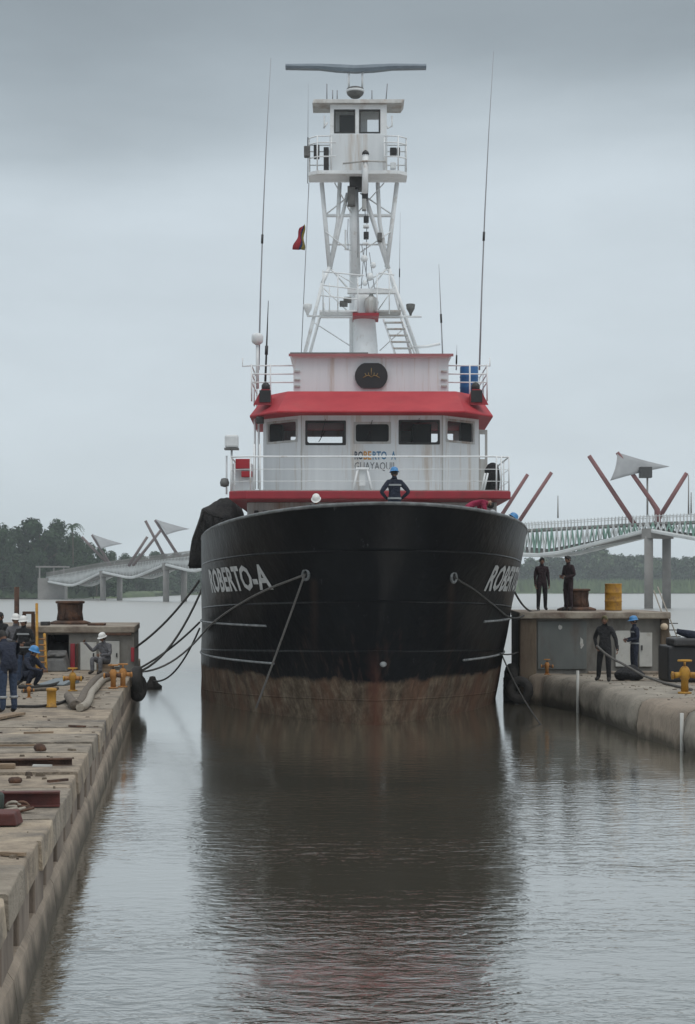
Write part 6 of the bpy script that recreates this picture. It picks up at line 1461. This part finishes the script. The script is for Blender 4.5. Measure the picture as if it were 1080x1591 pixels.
def person(loc, yaw, kind, shirt, pants, headgear, label, scale=1.0, hm=None, bands=False, group='dock workers', calf=False):
    p = pose(kind); names = list(p.keys()); 
    p['palmL'] = p['wrL'] + (p['wrL'] - p['elL']).normalized() * 0.08; p['palmR'] = p['wrR'] + (p['wrR'] - p['elR']).normalized() * 0.08
    hd = (p['head'] - p['neck']).normalized()
    names = list(p.keys()); idx = {n: i for i, n in enumerate(names)}
    R = dict(pelvis=(0.155, 0.115), spine=(0.145, 0.105), chest=(0.17, 0.12), neck=(0.062, 0.062), head=(0.07, 0.075), sh=(0.082, 0.082), el=(0.056, 0.056), wr=(0.042, 0.040), hip=(0.105, 0.105), kn=(0.075, 0.078), an=(0.058, 0.060), toe=(0.048, 0.042), palm=(0.042, 0.028))
    radii = [R[n.rstrip('LR')] for n in names]
    E = [('pelvis', 'spine'), ('spine', 'chest'), ('chest', 'neck'), ('neck', 'head')]
    for s in 'LR': E += [('chest', 'sh' + s), ('sh' + s, 'el' + s), ('el' + s, 'wr' + s), ('wr' + s, 'palm' + s), ('pelvis', 'hip' + s), ('hip' + s, 'kn' + s), ('kn' + s, 'an' + s), ('an' + s, 'toe' + s)]
    vs, fs = eval_skin([p[n] for n in names], [(idx[a], idx[b]) for a, b in E], radii, idx['pelvis'])
    zone = {}
    def zn(a, b):
        if a == 'neck' or 'palm' in b: return 2
        if b.startswith('toe'): return 3
        if a[:3] == 'hip' or a[:2] == 'kn' or b[:3] == 'hip': return 1
        return 0
    bones = [(p[a], p[b], zn(a, b)) for a, b in E]
    mb = MB(); base = len(mb.v); mb.v += [v.copy() for v in vs]
    for f in fs:
        c = sum((vs[i] for i in f), Vector()) / len(f); best = (9, 0)
        for (a, b, z) in bones:
            ab = b - a; t = max(0, min(1, (c - a).dot(ab) / ab.length_squared)); d = (c - a - ab * t).length - (0.10 if ab.length < 0.3 and z == 0 else 0)
            if d < best[0]: best = (d, z)
        mb.cur = best[1]; mb.face(f, True)
    # head with face
    fw = Vector((0, 1, 0)); hc = p['head'] + hd * 0.035; rt = Vector((1, 0, 0)); fw = hd.cross(rt) * -1; fw = fw.normalized()
    if fw.y < 0: fw = -fw
    mb.cur = 2; k = len(mb.v)
    def local(x, y, z): return hc + rt * x + fw * y + hd * z
    n, m = 14, 10
    for i in range(m + 1):
        t = pi * i / m
        for j in range(n):
            a = 2 * pi * j / n; sx, sy, sz = sin(t) * cos(a), sin(t) * sin(a), -cos(t)
            w = 0.078 * (1 - 0.18 * max(0, -sz)); dpt = 0.096 * (1 - 0.10 * max(0, -sz)); chin = 0.015 * max(0, -sz) * max(0, sy)
            mb.v.append(local(w * max(abs(sx), 0) * (1 if sx > 0 else -1), dpt * sy + chin, 0.118 * sz))
    for i in range(m):
        for j in range(n): mb.face((k + i * n + j, k + i * n + (j + 1) % n, k + (i + 1) * n + (j + 1) % n, k + (i + 1) * n + j), True)
    mb.add([local(-0.014, 0.088, -0.02), local(0.014, 0.088, -0.02), local(0, 0.118, -0.03), local(0, 0.09, 0.02), local(0, 0.092, -0.042)], [(0, 1, 2), (1, 3, 2), (3, 0, 2), (0, 4, 2), (4, 1, 2)])
    for sx in (-1, 1):
        e = local(0.080 * sx, -0.005, -0.005); mb.ball(e, (0.012, 0.022, 0.034), 8, 5)
        mb.cur = 4; mb.ball(local(0.030 * sx, 0.084, 0.008), 0.011, 8, 5); mb.add([local(0.012 * sx, 0.097, 0.026), local(0.05 * sx, 0.088, 0.026), local(0.05 * sx, 0.086, 0.034), local(0.012 * sx, 0.095, 0.034)], [(0, 1, 2, 3)]); mb.cur = 2
    mb.cur = 5; mb.add([local(-0.026, 0.093, -0.058), local(0.026, 0.093, -0.058), local(0.02, 0.093, -0.068), local(-0.02, 0.093, -0.068)], [(0, 1, 2, 3)]); mb.cur = 2
    # hands: four fingers and a thumb, slightly curled
    for s in 'LR':
        sg = -1 if s == 'L' else 1; w = p['palm' + s]; d = (p['palm' + s] - p['wr' + s]).normalized(); inn = Vector((-sg, 0.2, 0)); inn = (inn - d * inn.dot(d)).normalized(); side = d.cross(inn)
        if side.y < 0: side = -side
        for j, (off, ln) in enumerate(((0.030, 0.070), (0.010, 0.080), (-0.010, 0.075), (-0.029, 0.060))):
            a = w + side * off + d * 0.015; b_ = a + d * ln * 0.5 + inn * 0.008; c = b_ + d * ln * 0.3 + inn * 0.022; e = c + d * ln * 0.1 + inn * 0.022
            mb.tube([a, b_, c, e], [0.0105, 0.0098, 0.009, 0.007], 6)
        a = w + side * 0.03 - d * 0.04; b_ = a + side * 0.03 + d * 0.025 + inn * 0.012; mb.tube([a, b_, b_ + d * 0.035 + inn * 0.012], [0.013, 0.011, 0.008], 6)
    rot = Matrix.Rotation(yaw, 3, 'Z'); loc = Vector(loc)
    def world_(m_): m_.v = [loc + rot @ (v * scale) for v in m_.v]; return m_
    t = thing('person', label, 'person', loc, group)
    eye = M['hair']; lip = MATS.get('lips') or pm('lips', (0.16, 0.06, 0.05), None, 5, 0.6)
    world_(mb).build('body', [M[shirt], M[pants], M['skin'], M['boot'], eye, lip], t)
    # headgear
    g = MB(); n = 18
    if headgear == 'helmet':
        prof = [(0.135, 0.022), (0.128, 0.028), (0.112, 0.03), (0.110, 0.07), (0.095, 0.115), (0.062, 0.145), (0.02, 0.156)]; k = 0
        for (r, h) in prof:
            for j in range(n):
                a = 2 * pi * j / n; br = 1.0 + (0.22 * max(0, sin(a)) if r > 0.125 else 0); g.v.append(hc + rt * r * 0.93 * cos(a) + fw * r * 1.12 * br * sin(a) + hd * (h + 0.008))
        for i in range(len(prof) - 1):
            for j in range(n): g.face((i * n + j, i * n + (j + 1) % n, (i + 1) * n + (j + 1) % n, (i + 1) * n + j), True)
        g.face([(len(prof) - 1) * n + j for j in range(n)]); world_(g).build('helmet', M[hm], t)
        # hair below the helmet
    g = MB(); k = 0; rows = [(-0.05, 0.9), (-0.01, 1.0), (0.03, 1.0), (0.07, 0.9), (0.105, 0.62), (0.126, 0.1)] if headgear != 'helmet' else [(-0.055, 0.9), (-0.02, 0.98), (0.03, 1.0)]
    for (h, r) in rows:
        for j in range(n):
            a = 2 * pi * j / n; front = max(0, sin(a)); rr = r * (1.05 if headgear != 'helmet' else 1.04)
            hh = h + (front ** 2 * 0.105 if h < 0.04 else 0) * (1 if headgear != 'helmet' else 0.75)
            g.v.append(hc + rt * 0.081 * rr * cos(a) + fw * (0.099 * rr * sin(a) - 0.004) + hd * min(hh, 0.128))
    for i in range(len(rows) - 1):
        for j in range(n): g.face((i * n + j, i * n + (j + 1) % n, (i + 1) * n + (j + 1) % n, (i + 1) * n + j), True)
    if headgear != 'helmet': g.face([(len(rows) - 1) * n + j for j in range(n)])
    world_(g).build('hair', M['hair'] if headgear != 'cap' else M[hm], t)
    if bands:
        for (a, b_, f, rx, ry) in (('chest', 'neck', -0.15, 0.195, 0.142), ('pelvis', 'spine', 0.2, 0.178, 0.138)):
            c = p[a].lerp(p[b_], f); ax = (p[b_] - p[a]).normalized(); g = MB(); ring = []
            for h in (-0.022, 0.022):
                for j in range(20):
                    an = 2 * pi * j / 20; g.v.append(c + Vector((rx * cos(an), ry * sin(an), h)))
            for j in range(20): g.face((j, (j + 1) % 20, 20 + (j + 1) % 20, 20 + j), True)
            world_(g).build('reflective_band', M['reflective'], t)
    if calf:
        for s in 'LR':
            c = p['an' + s].lerp(p['kn' + s], 0.55); g = MB(); g.lathe(c, [(0.083, -0.025), (0.084, 0.025)], 14); world_(g).build('reflective_band', M['reflective'], t)
    return t

# left dock crew
person(D(13, 1108), radians(35), 'lean', 'navy', 'bluejean', 'hair', 'person in navy shirt and blue trousers with pale calf bands, nearest on the left dock', 1.03, calf=True)
person((PX(37, 46.5), 46.5, ZD), radians(170), 'hold', 'blackcloth', 'bluejean', 'helmet', 'person in dark shirt and white helmet standing above the crouching man', 1.0, 'helmet_white', bands=True)
person((PX(24, 47.8), 47.8, ZD), radians(200), 'hold', 'greycloth', 'navy', 'helmet', 'person in pale shirt and white helmet behind the dark shirted man', 1.02, 'helmet_white')
person((PX(47, 45.2), 45.2, ZD), radians(-120), 'crouch', 'navy', 'navy', 'helmet', 'person in blue helmet crouching on the left dock', 1.0, 'helmet_blue')
person((PX(162, 52.6), 52.6, ZD), radians(150), 'sit', 'greycloth', 'greycloth', 'helmet', 'person in grey clothes and white helmet sitting before the white door', 1.0, 'helmet_white')
person((PX(1, 48.6), 48.6, ZD), radians(150), 'stand', 'blackcloth', 'navy', 'hair', 'dark haired person cut off by the left frame edge', 1.06)
mb = MB(); c = Vector((PX(162, 52.6), 52.62, ZD)); mb.box(c.x - 0.2, c.x + 0.2, c.y - 0.16, c.y + 0.2, ZD + 0.004, ZD + 0.29); solo(mb, 'wooden_box', M['wood'], c, 'low wooden box under the sitting man in grey', 'box', bevel=0.01)
# right dock crew
person((PX(842, 58.6), 58.6, zt_r), radians(185), 'stand', 'wine', 'blackcloth', 'hair', 'person in dark maroon shirt standing on the roof nearest the ship', 0.98)
person((PX(881, 58.0), 57.6, zt_r), radians(125), 'hold', 'wine', 'wine', 'cap', 'person in maroon seen side on beside the rusty capstan', 1.0, 'hair')
person(D(940, 1059, ZR), radians(160), 'stride', 'blackcloth', 'blackcloth', 'cap', 'person in black with olive cap pulling a rope on the right dock', 1.05, 'helmet_yellow')
person(D(986, 1052, ZR), radians(100), 'hold', 'navy', 'navy', 'helmet', 'person in navy overalls and blue helmet beside the black kit bag', 1.0, 'helmet_blue', bands=True)
# people on the ship
person((PX(613, 47.4), 47.4, 4.78), radians(8), 'akimbo', 'navy', 'navy', 'helmet', 'person in navy jacket and blue helmet, hands on hips at the bow', 1.03, 'helmet_blue', bands=True, group='ship crew')
person((PX(493, 49.2), 49.2, 4.28), radians(175), 'lean', 'greycloth', 'navy', 'helmet', 'person in pale helmet peeping over the bow left of centre', 1.05, 'helmet_white', group='ship crew')
person((PX(738, 50.0), 50.0, 4.72), radians(-75), 'bent', 'magenta', 'blackcloth', 'hair', 'person in crimson shirt bending over on the foredeck', 1.0, group='ship crew')
person((PX(770, 51.2), 51.2, 4.02), radians(160), 'lean', 'greycloth', 'navy', 'helmet', 'person in grey helmet behind the bulwark beside the crimson shirt', 1.0, 'helmet_grey', group='ship crew')
person((4.36, 51.5, 3.87), radians(-80), 'lean', 'bluejean', 'navy', 'helmet', 'person in blue helmet at the right end of the bulwark', 1.06, 'helmet_blue', group='ship crew')

# ================================================================== HAZE
mb = MB(); mb.box(-1600, 1600, -70, 1700, -4, 60)
hz = mb.build('haze', None); tag(hz, 'thin grey haze over the river', 'haze', kind='stuff')
m = bpy.data.materials.new('river_haze'); m.use_nodes = True; t = m.node_tree; t.nodes.remove(t.nodes['Principled BSDF'])
pv = t.nodes.new('ShaderNodeVolumePrincipled'); pv.inputs['Color'].default_value = (0.88, 0.95, 1.0, 1); pv.inputs['Density'].default_value = 0.00021; pv.inputs['Anisotropy'].default_value = 0.0
t.links.new(pv.outputs[0], t.nodes['Material Output'].inputs['Volume'])
hz.data.materials.clear(); hz.data.materials.append(m)
